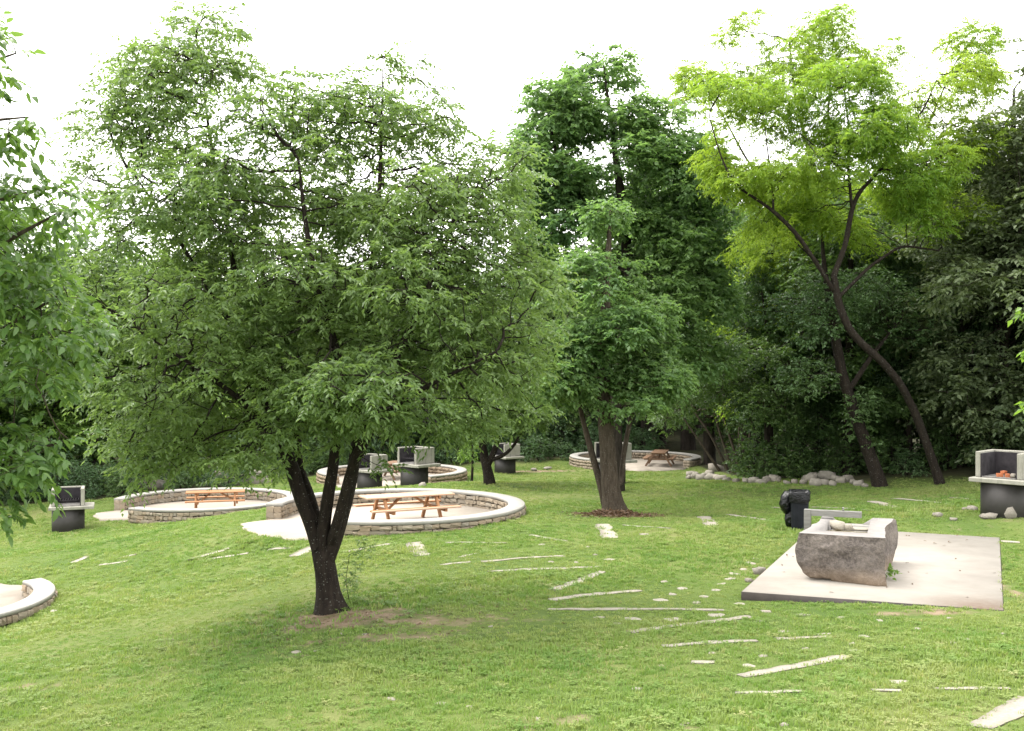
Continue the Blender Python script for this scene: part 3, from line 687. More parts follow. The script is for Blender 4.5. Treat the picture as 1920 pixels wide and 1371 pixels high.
NICK = {3: 'slanting strip below the left circle', 6: 'wide strip behind the forked trunk', 7: 'slanting strip right of the forked trunk', 13: 'lower long level strip', 14: 'steeply slanting strip', 15: 'strip below the steeply slanting one', 16: 'longest level strip', 17: 'long strip rising before the platform',
        18: 'half overgrown strip', 19: 'clean strip of the broken pair', 20: 'thick jagged foreground strip', 21: 'left piece of the foreground row', 23: 'right piece of the foreground row', 24: 'broad corner slab', 26: 'wide block below the straight trunk', 27: 'thin strip right of the wide block', 37: 'short thick level strip'}
def sl(px, py, w):
    best = None
    for k, nk in NICK.items():
        (x0, y0), (x1, y1) = ST[k][:2]; mx, my = min(max(px, min(x0, x1)), max(x0, x1)), (y0 + y1) / 2; d = math.hypot((px - mx), 2.2 * (py - my))
        if best is None or d < best[0]: best = (d, nk, 'left of' if px < min(x0, x1) - 4 and abs(py - my) < 40 else 'right of' if px > max(x0, x1) + 4 and abs(py - my) < 40 else 'above' if py < my else 'below')
    pad_d = math.hypot(px - 1392, 2 * (py - 1110))
    if pad_d < 130 and px < 1425: return ('long' if w > 24 else 'medium' if w > 15 else 'small') + ' flat stone in the grass ' + ('beside' if py > 1085 else 'farther up along') + ' the left edge of the platform'
    if py < 1215 and px > 1430: return ('long' if w > 24 else 'medium' if w > 13 else 'small') + ' flat stone in the grass in front of the platform, toward its ' + ('left corner' if px < 1560 else 'middle' if px < 1720 else 'right corner')
    if px < 700: return ('flat' if w > 12 else 'small') + ' pale stone in the grass ' + ('left of the forked trunk' if px < 400 else 'on the bare patch below the forked trunk')
    return ('long' if w > 24 else 'medium' if w > 13 else 'small') + ' flat stone ' + best[2] + ' the ' + best[1]
r5 = random.Random(5)
for px, py, w in SM:
    g = G(px, py); s = w / F * g[1]; dd = min(.16, max(.05, s * .6))
    o = obj('flat_stone', r5.choice(STO), None, (g[0], g[1], g[2] - .022), (r5.uniform(-.08, .08), r5.uniform(-.08, .08), r5.uniform(-.3, .3)), (s, dd * 1.5, .07 if w < 20 else .05))
    tag(o, sl(px, py, w), 'stone', 'small stones sunk in the lawn'); STRIPMASK.append((g[0] - s / 2, g[1], 1, 0, s, dd * 1.3))
# loose rocks
RK = [(1758, 969, .20, .12, 'small pale rock on the grass well left of the right-hand barbecue'), (1809, 957, .15, .09, 'flat rock left of the right-hand barbecue, beside a rounder one'), (1824, 958, .24, .15, 'rounded rock touching the left of the right-hand drum'),
      (1854, 972, .34, .15, 'long low rock in front of the right-hand drum'), (1868, 966, .18, .14, 'small rock between the long low one and the big one at the drum'), (1889, 970, .40, .34, 'biggest rock leaning at the foot of the right-hand drum'),
      (1788, 976, .16, .08, 'tiny rock on the grass left of the long low one'), (1424, 1076, .24, .15, 'pale rock at the left edge of the platform'), (1405, 1092, .15, .08, 'small rock near the front left corner of the platform'),
      (1001, 883, .3, .18, 'pale rock on the bare ground between the far barbecue and the far circle'), (1027, 880, .42, .16, 'flat pale rock on the bare ground left of the far circle'), (792, 913, .35, .2, 'stone leaning at the foot of the fuller barbecue drum')]
for i, (px, py, w, h, lab) in enumerate(RK):
    g = G(px, py); o = obj('rock', ROCKS[i % 8], None, (g[0], g[1], g[2] + h * .28), (0, 0, i), (w, w * .75, h)); tag(o, lab, 'rock')
EDGEROCK = [(1296, 891, 20), (1305, 895, 26), (1315, 897, 24), (1323, 895, 22), (1334, 897, 24), (1342, 882, 30), (1344, 897, 20), (1353, 899, 22), (1292, 896, 14), (1330, 888, 18), (1402, 903, 20), (1413, 904, 26), (1427, 905, 20), (1438, 902, 24), (1452, 901, 26), (1363, 900, 16), (1380, 902, 14),
            (1519, 899, 30), (1529, 908, 30), (1550, 896, 34), (1569, 901, 26), (1577, 903, 22), (1588, 901, 26), (1561, 908, 18), (1544, 907, 22), (1600, 905, 18), (1610, 908, 22), (1506, 905, 16), (1622, 911, 14), (1475, 906, 14), (1490, 905, 18)]
for i, (px, py, w) in enumerate(EDGEROCK):
    g = G(px, py + 2); s = w / F * g[1]; o = obj('rock', ROCKS[(i * 3) % 8], None, (g[0], g[1], g[2] + s * .14), (0, .1 * (i % 3), i * 1.3), (s * .85, s * .65, s * .55))
    reg = 'below the leaning stems' if px < 1395 else ('at the foot of the big dark shrub' if px < 1500 else 'left of the ivy-covered trunk')
    tag(o, ('large' if w >= 26 else 'middling' if w >= 20 else 'small') + ' pale rock in the loose row ' + reg, 'rock', 'rocks along the edge of the wood')
for i, (px, py, w, h) in enumerate(((250, 926, 60, 14), (285, 922, 66, 16), (225, 930, 44, 14), (322, 918, 40, 12), (480, 893, 26, 22), (497, 898, 24, 20), (455, 905, 34, 16), (418, 893, 26, 24), (430, 900, 22, 16))):
    d = 50.0; x = (px - 960) / F * d; z = gz_(x, d); o = obj('rock', ROCKS[(i * 5 + 1) % 8], None, (x, d, z + h / F * d * .4), (0, 0, i * .1), (w / F * d, .6, h / F * d * 1.4))
    tag(o, ('flat shaded stone slab of the old bank behind the left circle' if i < 4 else 'shaded rock in the dark wood above the left circle'), 'rock', 'shaded stones behind the left circle')
# ------------------------------------------------------------------ trees: space colonisation skeletons, leaf-sized faces
def lobe(px, py, d, rx, ry, rd, w=1.0):      # centre and half sizes of a bough's volume, surveyed
    c = W(px, py, d); return (c, np.array((rx / F * d, rd, ry / F * d)), w)
def attractors(lobes, n, seed, thr=-.35, k=1.3, flat=1.7, shell=.45):
    r = np.random.default_rng(seed); vol = np.array([np.prod(l[1]) ** .8 * l[2] for l in lobes]); vol /= vol.sum(); nf = sines(seed, 14, k); out = []
    for l, f in zip(lobes, vol):
        m = int(n * f * 2.2) + 4; u = r.normal(size=(m, 3)); u /= np.linalg.norm(u, axis=1)[:, None]
        p = l[0] + u * l[1] * (r.uniform(0, 1, m) ** shell)[:, None]
        p = p[nf(p, (1, 1, flat)) > thr]; out.append(p[:int(n * f) + 2])
    return np.concatenate(out)
def grow(seed_lines, attr, step, kill, iters=150, seed=0, up=.05, jit=.22, kids=3):
    """seed_lines: list of (points (n,4: x y z radius)); returns pos, parent, fixed radius"""
    r = np.random.default_rng(seed); pos, par, fix = [], [], []
    for ln in seed_lines:
        ln = np.asarray(ln, float); seg = np.linalg.norm(np.diff(ln[:, :3], axis=0), axis=1); t = np.concatenate([[0], np.cumsum(seg)]); m = max(2, int(t[-1] / step) + 1)
        tt = np.linspace(0, t[-1], m); pts = np.stack([np.interp(tt, t, ln[:, i]) for i in range(4)], -1)
        # round the corners of the traced line
        for _ in range(2): pts[1:-1] = .25 * pts[:-2] + .5 * pts[1:-1] + .25 * pts[2:]
        prev = -1
        if pos: 
            dd = np.linalg.norm(np.array(pos) - pts[0, :3], axis=1); prev = int(dd.argmin())
        for q in pts: pos.append(q[:3]); par.append(prev); fix.append(q[3]); prev = len(pos) - 1
    cap = 40000; X = np.zeros((cap, 3)); n = len(pos); X[:n] = pos; par = par + [0] * 0; cnt = np.zeros(cap, int)
    for p in par:
        if p >= 0: cnt[p] += 0
    A = attr.copy(); near = np.zeros(len(A), int); nd = np.full(len(A), 1e9)
    for i in range(0, n, 400):
        D = np.linalg.norm(A[:, None] - X[None, i:min(n, i + 400)], axis=2); j = D.argmin(1); dm = D[np.arange(len(A)), j]; b = dm < nd; near[b] = j[b] + i; nd[b] = dm[b]
    alive = nd > kill
    for it in range(iters):
        ids = np.nonzero(alive)[0]
        if len(ids) == 0 or n > cap - 3000: break
        v = A[ids] - X[near[ids]]; v /= np.linalg.norm(v, axis=1)[:, None] + 1e-9
        u, inv = np.unique(near[ids], return_inverse=True); S = np.zeros((len(u), 3)); np.add.at(S, inv, v)
        S /= np.linalg.norm(S, axis=1)[:, None] + 1e-9; S += r.normal(size=S.shape) * jit; S[:, 2] += up; S /= np.linalg.norm(S, axis=1)[:, None] + 1e-9
        new = X[u] + S * step; m = len(new); X[n:n + m] = new; par.extend(u.tolist()); fix.extend([0] * m); cnt[u] += 1
        for i in range(0, m, 300):
            blk = new[i:i + 300]; D = np.linalg.norm(A[ids][:, None] - blk[None], axis=2); j = D.argmin(1); dm = D[np.arange(len(ids)), j]; b = dm < nd[ids]; g = ids[b]; near[g] = j[b] + n + i; nd[g] = dm[b]
        full = np.zeros(cap, bool); full[u[cnt[u] >= kids]] = True
        alive &= (nd > kill) & ~full[near]; n += m
    return X[:n].copy(), np.array(par), np.array(fix)
def radii(pos, par, fix, r0=.006, e=2.35):
    n = len(pos); a = np.zeros(n)
    kids = np.bincount(par[par >= 0], minlength=n)
    for i in range(n - 1, -1, -1):
        if kids[i] == 0: a[i] += r0 ** e
        if par[i] >= 0: a[par[i]] += a[i]
    r = a ** (1 / e); return np.where(fix > 0, np.maximum(fix, np.minimum(r, fix * 1.15)), r), kids
def tubes(pos, par, rad, minr=0.0, flare=0):
    """bark mesh of all chains; fewer sides for thinner wood"""
    n = len(pos); best = np.full(n, -1)
    for i in range(n):
        p = par[i]
        if p >= 0 and (best[p] < 0 or rad[i] > rad[best[p]]): best[p] = i
    V, Fq = [], []; off = 0
    starts = [i for i in range(n) if par[i] < 0 or best[par[i]] != i]
    for s in starts:
        ch = ([par[s]] if par[s] >= 0 else []) + [s]; i = s
        while best[i] >= 0: i = best[i]; ch.append(i)
        if len(ch) < 2: continue
        rr = rad[ch].copy()
        if par[s] >= 0: rr[0] = min(rr[0], rr[1] * 1.25)
        if rr.max() < minr: continue
        rr[-1] *= .6
        k = 12 if rr.max() > .12 else 8 if rr.max() > .05 else 5 if rr.max() > .015 else 3
        c = pos[ch]; t = np.gradient(c, axis=0); t /= np.linalg.norm(t, axis=1)[:, None] + 1e-9
        a = np.cross(t, (0.21, .35, .91) if abs(t[0, 2]) < .8 else (.9, .3, .1)); a /= np.linalg.norm(a, axis=1)[:, None] + 1e-9; b = np.cross(t, a)
        for j in range(1, len(ch)):                       # keep rings from twisting
            x = a[j - 1] - t[j] * (a[j - 1] @ t[j]); x /= np.linalg.norm(x) + 1e-9; a[j] = x; b[j] = np.cross(t[j], x)
        th = np.arange(k) * 2 * math.pi / k
        ring = c[:, None] + rr[:, None, None] * (np.cos(th)[None, :, None] * a[:, None] + np.sin(th)[None, :, None] * b[:, None])
        if k == 12:                                        # ridged, swelling trunk
            ring += (.07 * rr[:, None] * np.sin(th * 3 + 1)[None, :] + .05 * rr[:, None] * np.sin(th * 5 + np.arange(len(ch))[:, None] * .5))[..., None] * (np.cos(th)[None, :, None] * a[:, None] + np.sin(th)[None, :, None] * b[:, None])
        V.append(ring.reshape(-1, 3)); m = len(ch); ii = (np.arange(m - 1) * k)[:, None] + np.arange(k); jj = (np.arange(m - 1) * k)[:, None] + (np.arange(k) + 1) % k
        Fq.append(np.stack([ii, jj, jj + k, ii + k], -1).reshape(-1, 4) + off); off += m * k
    return np.concatenate(V), np.concatenate(Fq)
def leaf_points(pos, par, rad, kids, rmax, per, twig, seed, droop=.25, spread=.9, dens=1):
    """leaf bases, directions and normals along twiglets that leave the thin wood"""
    r = np.random.default_rng(seed); idx = np.nonzero((rad < rmax) & (par >= 0))[0]; rep = np.where(kids[idx] == 0, 3 * dens, dens).astype(int)
    idx = np.repeat(idx, rep); m = len(idx); t = pos[idx] - pos[par[idx]]; t /= np.linalg.norm(t, axis=1)[:, None] + 1e-9
    side = r.normal(size=(m, 3)) * (1, 1, .45); side -= t * (side * t).sum(1)[:, None]; side /= np.linalg.norm(side, axis=1)[:, None] + 1e-9
    tw = t * .55 + side * spread * r.uniform(.3, 1.1, m)[:, None]; tw[:, 2] *= .6; tw[:, 2] -= droop * .4; tw /= np.linalg.norm(tw, axis=1)[:, None] + 1e-9
    L = twig * r.uniform(.5, 1.25, m); s = np.tile(np.linspace(.12, 1, per), (m, 1)) + r.uniform(-.06, .06, (m, per))
    base = pos[idx][:, None] + tw[:, None] * (s * L[:, None])[..., None]; base[..., 2] -= droop * .5 * (s ** 2) * L[:, None]
    lat = np.cross(tw, (0, 0, 1.0)); lat /= np.linalg.norm(lat, axis=1)[:, None] + 1e-9
    sg = np.where(np.arange(per) % 2 == 0, 1, -1)[None, :, None] * np.ones((m, per, 1))
    d = tw[:, None] * .65 + lat[:, None] * sg * .75 + r.normal(size=(m, per, 3)) * .22; d[..., 2] -= droop * r.uniform(.3, 1.6, (m, per)); 
    return base.reshape(-1, 3), d.reshape(-1, 3), (base, tw, L)
def leaves(base, d, L, Wd, seed, hi=False, tone_scale=.8, up=1.0):
    r = np.random.default_rng(seed); n = len(base); d = d / (np.linalg.norm(d, axis=1)[:, None] + 1e-9)
    nrm = r.normal(size=(n, 3)) * .42 + (0, 0, up); nrm -= d * (nrm * d).sum(1)[:, None]; nrm /= np.linalg.norm(nrm, axis=1)[:, None] + 1e-9; b = np.cross(nrm, d)
    l = (L * r.uniform(.65, 1.25, n))[:, None]; w = (Wd * r.uniform(.75, 1.2, n))[:, None] * .5; fold = w * r.uniform(.15, .6, n)[:, None]
    tone = np.clip(.5 + .16 * sines(seed, 8, tone_scale)(base) + r.normal(size=n) * .17, 0, 1)
    if not hi:
        v = np.stack([base, base + d * l * .42 + b * w + nrm * fold, base + d * l - nrm * l * .12, base + d * l * .42 - b * w + nrm * fold], 1)
        i = np.arange(n)[:, None] * 4; f = np.concatenate([i + (0, 2, 1), i + (0, 3, 2)]); k = 4
    else:
        v = np.stack([base, base + d * l * .30 + b * w + nrm * fold, base + d * l * .68 + b * w * .8 + nrm * fold * .5 - nrm * l * .05, base + d * l - nrm * l * .2, base + d * l * .68 - b * w * .8 + nrm * fold * .5 - nrm * l * .05, base + d * l * .30 - b * w + nrm * fold, base + d * l * .5 - nrm * l * .01], 1)
        i = np.arange(n)[:, None] * 7; f = np.concatenate([i + (0, 6, 1), i + (1, 6, 2), i + (2, 6, 3), i + (3, 6, 4), i + (4, 6, 5), i + (5, 6, 0)]); k = 7
    return v.reshape(-1, 3), f, np.repeat(tone, k)
def tree(name, label, cat, lines, lobes, n, step, kill, bark, leafm, L, Wd, per, twig, seed, rmax=.014, droop=.25, thr=-.35, k=1.3, flat=1.7, group=None, minr=.0, up=.05, spread=.9, base=None, hi=False, trunkname='trunk', r0=.006, shell=.45, lup=1.0, jit=.22, dens=1):
    """a tree standing at the foot of its first traced line; parts trunk and crown"""
    A = attractors(lobes, n, seed, thr, k, flat, shell); pos, par, fix = grow(lines, A, step, kill, 170, seed, up, jit); rad, kids = radii(pos, par, fix, r0)
    b0 = np.array(lines[0][0][:3]) if base is None else np.array(base)
    V, Fq = tubes(pos - b0, par, rad, minr); bp, bd, tw = leaf_points(pos - b0, par, rad, kids, rmax, per, twig, seed, droop, spread, dens); lv, lf, tone = leaves(bp, bd, L, Wd, seed, hi, .8, lup)
    t = empty(name, b0, label, cat, group)
    obj(trunkname, np_mesh(trunkname, V, Fq, bark, True), t); cr = obj('crown', np_mesh('crown', lv, lf, leafm, False, {'tone': tone}), t)
    t['leaf_count'] = int(len(bp)); del t['leaf_count']
    STATS.append((name, len(pos), len(bp))); return t, (bp, bd, tw)
STATS = []
def TR_(pts, d):                # traced limb: (px, py, depth offset, radius m)
    return [(*W(px, py, d + dd), rr) for px, py, dd, rr in pts]

# -- the big multi-stemmed tree in front
D = 17.4; g = G(620, 1146); dz = D - g[1]; D = g[1]
def fl(pts): return TR_(pts, D)
front_lines = [fl([(622, 1154, 0, 0.345), (620, 1143, 0, 0.27), (617, 1128, 0, 0.211), (612, 1085, 0, 0.185), (607, 1050, 0, 0.185), (600, 1030, 0, 0.172)]),
 fl([(598, 1035, 0, 0.133), (586, 985, .02, 0.129), (566, 940, .05, 0.120), (549, 885, .1, 0.112), (533, 830, .2, 0.095), (500, 750, .3, 0.077), (470, 660, .5, 0.065), (447, 560, .6, 0.052), (432, 450, .6, 0.043), (405, 330, .5, 0.033), (385, 200, .4, 0.017), (380, 110, .4, 0.009)]),
 fl([(595, 985, .05, 0.103), (583, 935, .25, 0.095), (560, 880, .5, 0.086), (556, 800, .9, 0.073), (530, 680, 1.2, 0.060), (500, 560, 1.5, 0.047), (480, 430, 1.6, 0.034), (470, 330, 1.6, 0.022)]),
 fl([(604, 1035, -.02, 0.129), (607, 985, -.05, 0.107), (614, 930, -.1, 0.099), (624, 880, -.2, 0.090), (632, 800, -.4, 0.077), (640, 700, -.6, 0.065), (615, 600, -.9, 0.052), (585, 500, -1.0, 0.043), (570, 400, -1.0, 0.030), (560, 300, -1.0, 0.017)]),
 fl([(615, 1045, 0, 0.138), (632, 1000, 0, 0.120), (650, 930, .05, 0.112), (662, 880, .1, 0.103), (672, 800, .2, 0.086), (680, 700, .3, 0.069), (690, 600, .4, 0.060), (700, 480, .4, 0.047), (712, 350, .3, 0.034), (716, 210, .3, 0.017), (718, 110, .3, 0.007)]),
 fl([(622, 1015, -.1, 0.086), (641, 950, -.25, 0.077), (655, 890, -.4, 0.073), (690, 800, -.7, 0.065), (730, 700, -.9, 0.056), (775, 600, -1.0, 0.043), (830, 480, -1.0, 0.030), (860, 380, -.9, 0.017)]),
 fl([(662, 880, .1, 0.069), (700, 800, .6, 0.060), (740, 720, 1.2, 0.052), (770, 640, 1.6, 0.043), (800, 520, 1.8, 0.030), (790, 400, 1.8, 0.017)]),
 fl([(549, 885, .1, 0.069), (500, 800, -.3, 0.056), (440, 740, -.7, 0.043), (370, 690, -1.0, 0.030), (290, 640, -1.2, 0.017)]),
 fl([(520, 790, .3, 0.060), (470, 720, .8, 0.047), (400, 640, 1.4, 0.034), (330, 560, 1.7, 0.026), (260, 470, 1.8, 0.017)]),
 fl([(690, 800, -.7, 0.052), (770, 740, -1.2, 0.039), (850, 700, -1.5, 0.026), (930, 660, -1.6, 0.015)]),
 fl([(470, 660, .5, 0.043), (400, 560, .2, 0.034), (330, 440, 0, 0.026), (260, 340, -.2, 0.015)])]
FL = [lobe(345, 200, D + .3, 150, 130, 1.6), lobe(210, 240, D, 70, 60, .9, .5), lobe(215, 330, D, 80, 60, 1.0, .6), lobe(300, 250, D + .3, 110, 90, 1.3, .8), lobe(395, 85, D + .3, 75, 75, .8, 1.2), lobe(380, 40, D + .3, 40, 35, .5, .8), lobe(255, 270, D, 80, 60, 1.0, .5), lobe(480, 170, D + .5, 55, 90, .9, .6),
      lobe(715, 230, D + .2, 120, 110, 1.5), lobe(716, 100, D + .3, 40, 60, .6, 1.6), lobe(640, 160, D, 50, 55, .7, .5), lobe(800, 240, D + .1, 80, 70, 1.1, .7), lobe(575, 270, D, 120, 100, 1.9), lobe(550, 190, D, 60, 70, 1, .6),
      lobe(340, 420, D, 130, 130, 2.4), lobe(480, 400, D, 160, 120, 2.6), lobe(640, 420, D, 160, 130, 2.8), lobe(800, 380, D, 140, 120, 2.2), lobe(900, 440, D, 100, 110, 1.6, .8),
      lobe(250, 560, D, 120, 110, 2.0), lobe(400, 590, D, 160, 120, 3.0), lobe(590, 580, D, 190, 120, 3.2), lobe(790, 560, D, 160, 120, 2.9), lobe(930, 570, D, 130, 110, 2.0), lobe(1010, 530, D, 75, 80, 1.3, .8), lobe(470, 270, D - .8, 90, 90, .9), lobe(610, 330, D - 1.4, 110, 80, 1.0), lobe(400, 290, D - .5, 90, 80, .9), lobe(720, 170, D, 80, 80, .9, 1.2), lobe(640, 220, D, 80, 80, 1.0), lobe(330, 140, D, 90, 80, 1.0, 1.2), lobe(780, 300, D - .6, 110, 80, 1.0), lobe(880, 330, D, 80, 80, 1.1), lobe(960, 330, D, 60, 70, 1.1, .6), lobe(1000, 650, D, 60, 60, 1, .6),
      lobe(230, 690, D - .6, 100, 70, 1.7, .8), lobe(350, 730, D, 150, 80, 2.6), lobe(520, 730, D - 1.2, 150, 80, 2.2), lobe(700, 720, D - .6, 170, 90, 2.8), lobe(870, 690, D, 140, 90, 2.2), lobe(970, 660, D, 80, 70, 1.4, .7),
      lobe(270, 815, D - .4, 90, 55, 1.3, .8), lobe(400, 830, D - .8, 120, 40, 1.5, .9), lobe(500, 790, D - 1.5, 110, 40, 1.2, .6), lobe(660, 780, D - 1.3, 120, 40, 1.2, .6), lobe(800, 780, D - .6, 90, 50, 1.3, .9), lobe(770, 870, D - 1.0, 60, 40, .7, .7), lobe(270, 890, D - .6, 60, 25, .7, .7), lobe(480, 880, D + 1.2, 70, 45, .8, .5), lobe(950, 765, D + .2, 70, 40, 1.0, .6), lobe(450, 840, D - 1.4, 110, 40, .9, .7), lobe(330, 870, D - .8, 90, 35, .9, .8), lobe(870, 780, D - .4, 80, 45, 1.0, .7)]
tree('multi_stemmed_tree', 'large spreading multi-stemmed tree with a dark lichen-spotted trunk in the front of the lawn', 'tree', front_lines, FL, 15500, .165, .16, M['bark_dark'], M['leaf_front'], .108, .045, 10, .40, 11, rmax=.013, droop=.34, thr=-.28, k=2.3, flat=2.3, jit=.25, lup=.85)
# -- shoots at its foot
sg = G(655, 1128)
tree('sapling', 'thin leafy shoots growing beside the foot of the forked trunk', 'sapling', [[(sg[0], sg[1], sg[2], .008), *[(*W(px, py, sg[1]), .006) for px, py in ((648, 1090), (655, 1040))]], [(sg[0], sg[1], sg[2], .006), *[(*W(px, py, sg[1] + .1), .004) for px, py in ((668, 1080), (672, 1060))]]],
     [lobe(655, 1075, sg[1], 18, 40, .2), lobe(685, 1030, sg[1], 22, 22, .15)], 70, .06, .07, M['bark_dark'], M['leaf_front'], .07, .028, 4, .10, 12, rmax=.02, droop=.3, thr=-9, r0=.002)

# -- straight grey trunk with its slim companions, and the tall dense tree behind it
D = float(G(1150, 962)[1])
l2 = [TR_([(1152, 970, 0, 0.50), (1152, 964, 0, 0.40), (1150, 955, 0, 0.342), (1147, 935, 0, 0.297), (1143, 900, 0, 0.261), (1137, 830, 0, 0.234), (1131, 740, 0, 0.207), (1132, 640, 0, 0.171), (1138, 520, 0, 0.117), (1143, 420, 0, 0.054), (1145, 385, 0, 0.018)], D),
      TR_([(1136, 955, .1, 0.117), (1130, 925, .15, 0.108), (1118, 880, .25, 0.095), (1104, 830, .4, 0.090), (1090, 775, .6, 0.072), (1075, 700, .9, 0.054), (1060, 600, 1.0, 0.036)], D),
      TR_([(1165, 905, .3, 0.081), (1168, 860, .4, 0.077), (1176, 815, .5, 0.072), (1188, 760, .6, 0.063), (1205, 680, .7, 0.045), (1215, 600, .7, 0.027)], D)]
lo = [lobe(1140, 420, D, 42, 60, .8, .8), lobe(1135, 500, D, 85, 60, 1.3), lobe(1150, 560, D, 110, 60, 1.8), lobe(1200, 540, D, 55, 40, 1.0, .7), lobe(1130, 630, D, 125, 60, 2.2), lobe(1060, 640, D, 60, 60, 1.2), lobe(1220, 640, D, 55, 60, 1.2), lobe(1110, 700, D - .5, 140, 45, 2.0), lobe(1215, 710, D, 80, 50, 1.6), lobe(1040, 720, D, 60, 40, 1.1), lobe(1150, 745, D - 1.2, 90, 32, 1.0, .7), lobe(1090, 560, D, 70, 60, 1.3)]
tree('straight_tree', 'tree with thick straight grey trunk and slim side stems in the middle of the lawn', 'tree', l2, lo, 6000, .21, .20, M['bark_grey'], M['leaf_lime'], .15, .10, 6, .36, 21, rmax=.015, droop=.3, thr=-.25, k=1.5, flat=2.4, lup=1.3, dens=2)
D = 36.6; b = (3.72, D, gz_(3.72, D))
l3 = [[(b[0], b[1], b[2], .24), *TR_([(1152, 760, 0, .22), (1165, 680, 0, .21), (1185, 560, 0, .22), (1170, 420, 0, .18), (1155, 300, 0, .12), (1140, 190, 0, .06), (1130, 110, 0, .02)], D)],
      TR_([(1200, 640, 0, .16), (1250, 540, .3, .12), (1275, 420, .3, .09), (1270, 300, .3, .05), (1255, 230, .3, .02)], D), TR_([(1185, 520, 0, .14), (1110, 440, 0, .1), (1050, 330, 0, .07), (1030, 220, 0, .03)], D)]
lo = [lobe(1110, 150, D, 55, 45, 1.4), lobe(1090, 200, D, 90, 55, 2), lobe(1030, 190, D, 50, 40, 1.2, .7), lobe(1170, 190, D, 45, 55, 1.3, .8), lobe(1050, 280, D, 95, 70, 2.3), lobe(1180, 300, D, 110, 75, 2.6), lobe(1255, 270, D, 65, 60, 1.8), lobe(1010, 390, D, 60, 55, 1.6, .7), lobe(1070, 380, D + 1, 90, 60, 2), lobe(1250, 380, D, 100, 75, 2.6), lobe(1320, 400, D, 50, 70, 1.6, .8), lobe(1150, 400, D, 90, 60, 2), lobe(1270, 480, D, 110, 70, 2.6), lobe(1250, 570, D, 110, 70, 2.8), lobe(1320, 560, D, 60, 75, 1.8), lobe(1040, 500, D, 70, 60, 2), lobe(1270, 660, D, 100, 50, 2.4), lobe(1120, 500, D, 100, 80, 2.2), lobe(1100, 350, D - .5, 100, 60, 1.6, 1.4), lobe(1060, 440, D - .5, 90, 60, 1.6, 1.3), lobe(1180, 400, D - 1, 80, 60, 1.2, 1.3), lobe(1310, 300, D, 55, 50, 1.5, .8), lobe(1200, 230, D - .5, 80, 50, 1.6), lobe(1010, 290, D, 55, 50, 1.5), lobe(985, 350, D, 40, 60, 1.2, .7), lobe(1330, 480, D, 45, 60, 1.5), lobe(1340, 640, D, 50, 60, 1.6), lobe(1130, 130, D, 60, 40, 1.2, .8)]
tree('broadleaf_tree', 'tall dense deep green tree rising behind the straight grey trunk', 'tree', l3, lo, 10000, .28, .24, M['bark_wood'], M['leaf_lime'], .19, .125, 6, .46, 22, rmax=.017, droop=.28, thr=-.2, k=1.2, flat=2.4, lup=1.3, dens=2)
# -- the bright locust with the bent trunk, and its paler neighbour behind
D = float(G(1758, 908)[1])
l4 = [TR_([(1764, 915, 0, 0.182), (1757, 890, 0, 0.152), (1740, 840, -.1, 0.139), (1718, 780, -.3, 0.127), (1690, 722, -.6, 0.121), (1655, 680, -.9, 0.116), (1615, 645, -1.2, 0.109), (1590, 615, -1.3, 0.107), (1572, 570, -1.4, 0.100), (1563, 520, -1.5, 0.091)], D),
      TR_([(1563, 545, -1.45, 0.073), (1535, 500, -1.7, 0.066), (1495, 440, -2.0, 0.061), (1450, 395, -2.3, 0.052), (1405, 365, -2.5, 0.043), (1375, 345, -2.6, 0.034), (1350, 290, -2.7, 0.021), (1330, 220, -2.7, 0.012)], D),
      TR_([(1562, 520, -1.5, 0.079), (1585, 460, -1.5, 0.073), (1597, 390, -1.4, 0.064), (1610, 360, -1.3, 0.055), (1650, 320, -1.2, 0.046), (1700, 250, -1.1, 0.034), (1735, 200, -1, 0.021), (1760, 140, -1, 0.012)], D),
      TR_([(1597, 390, -1.4, 0.043), (1590, 310, -1.6, 0.036), (1592, 240, -1.7, 0.025), (1580, 150, -1.8, 0.012)], D),
      TR_([(1592, 330, -1.6, 0.030), (1545, 290, -2.2, 0.025), (1500, 250, -2.6, 0.012)], D), TR_([(1450, 395, -2.3, 0.036), (1448, 340, -2.0, 0.030), (1440, 290, -1.8, 0.018), (1430, 200, -1.8, 0.009)], D),
      TR_([(1570, 560, -1.4, 0.061), (1630, 500, -.9, 0.052), (1690, 460, -.6, 0.043), (1760, 470, -.4, 0.025)], D), TR_([(1655, 318, -1.2, 0.030), (1700, 320, -1.2, 0.025), (1770, 290, -1.2, 0.012)], D)]
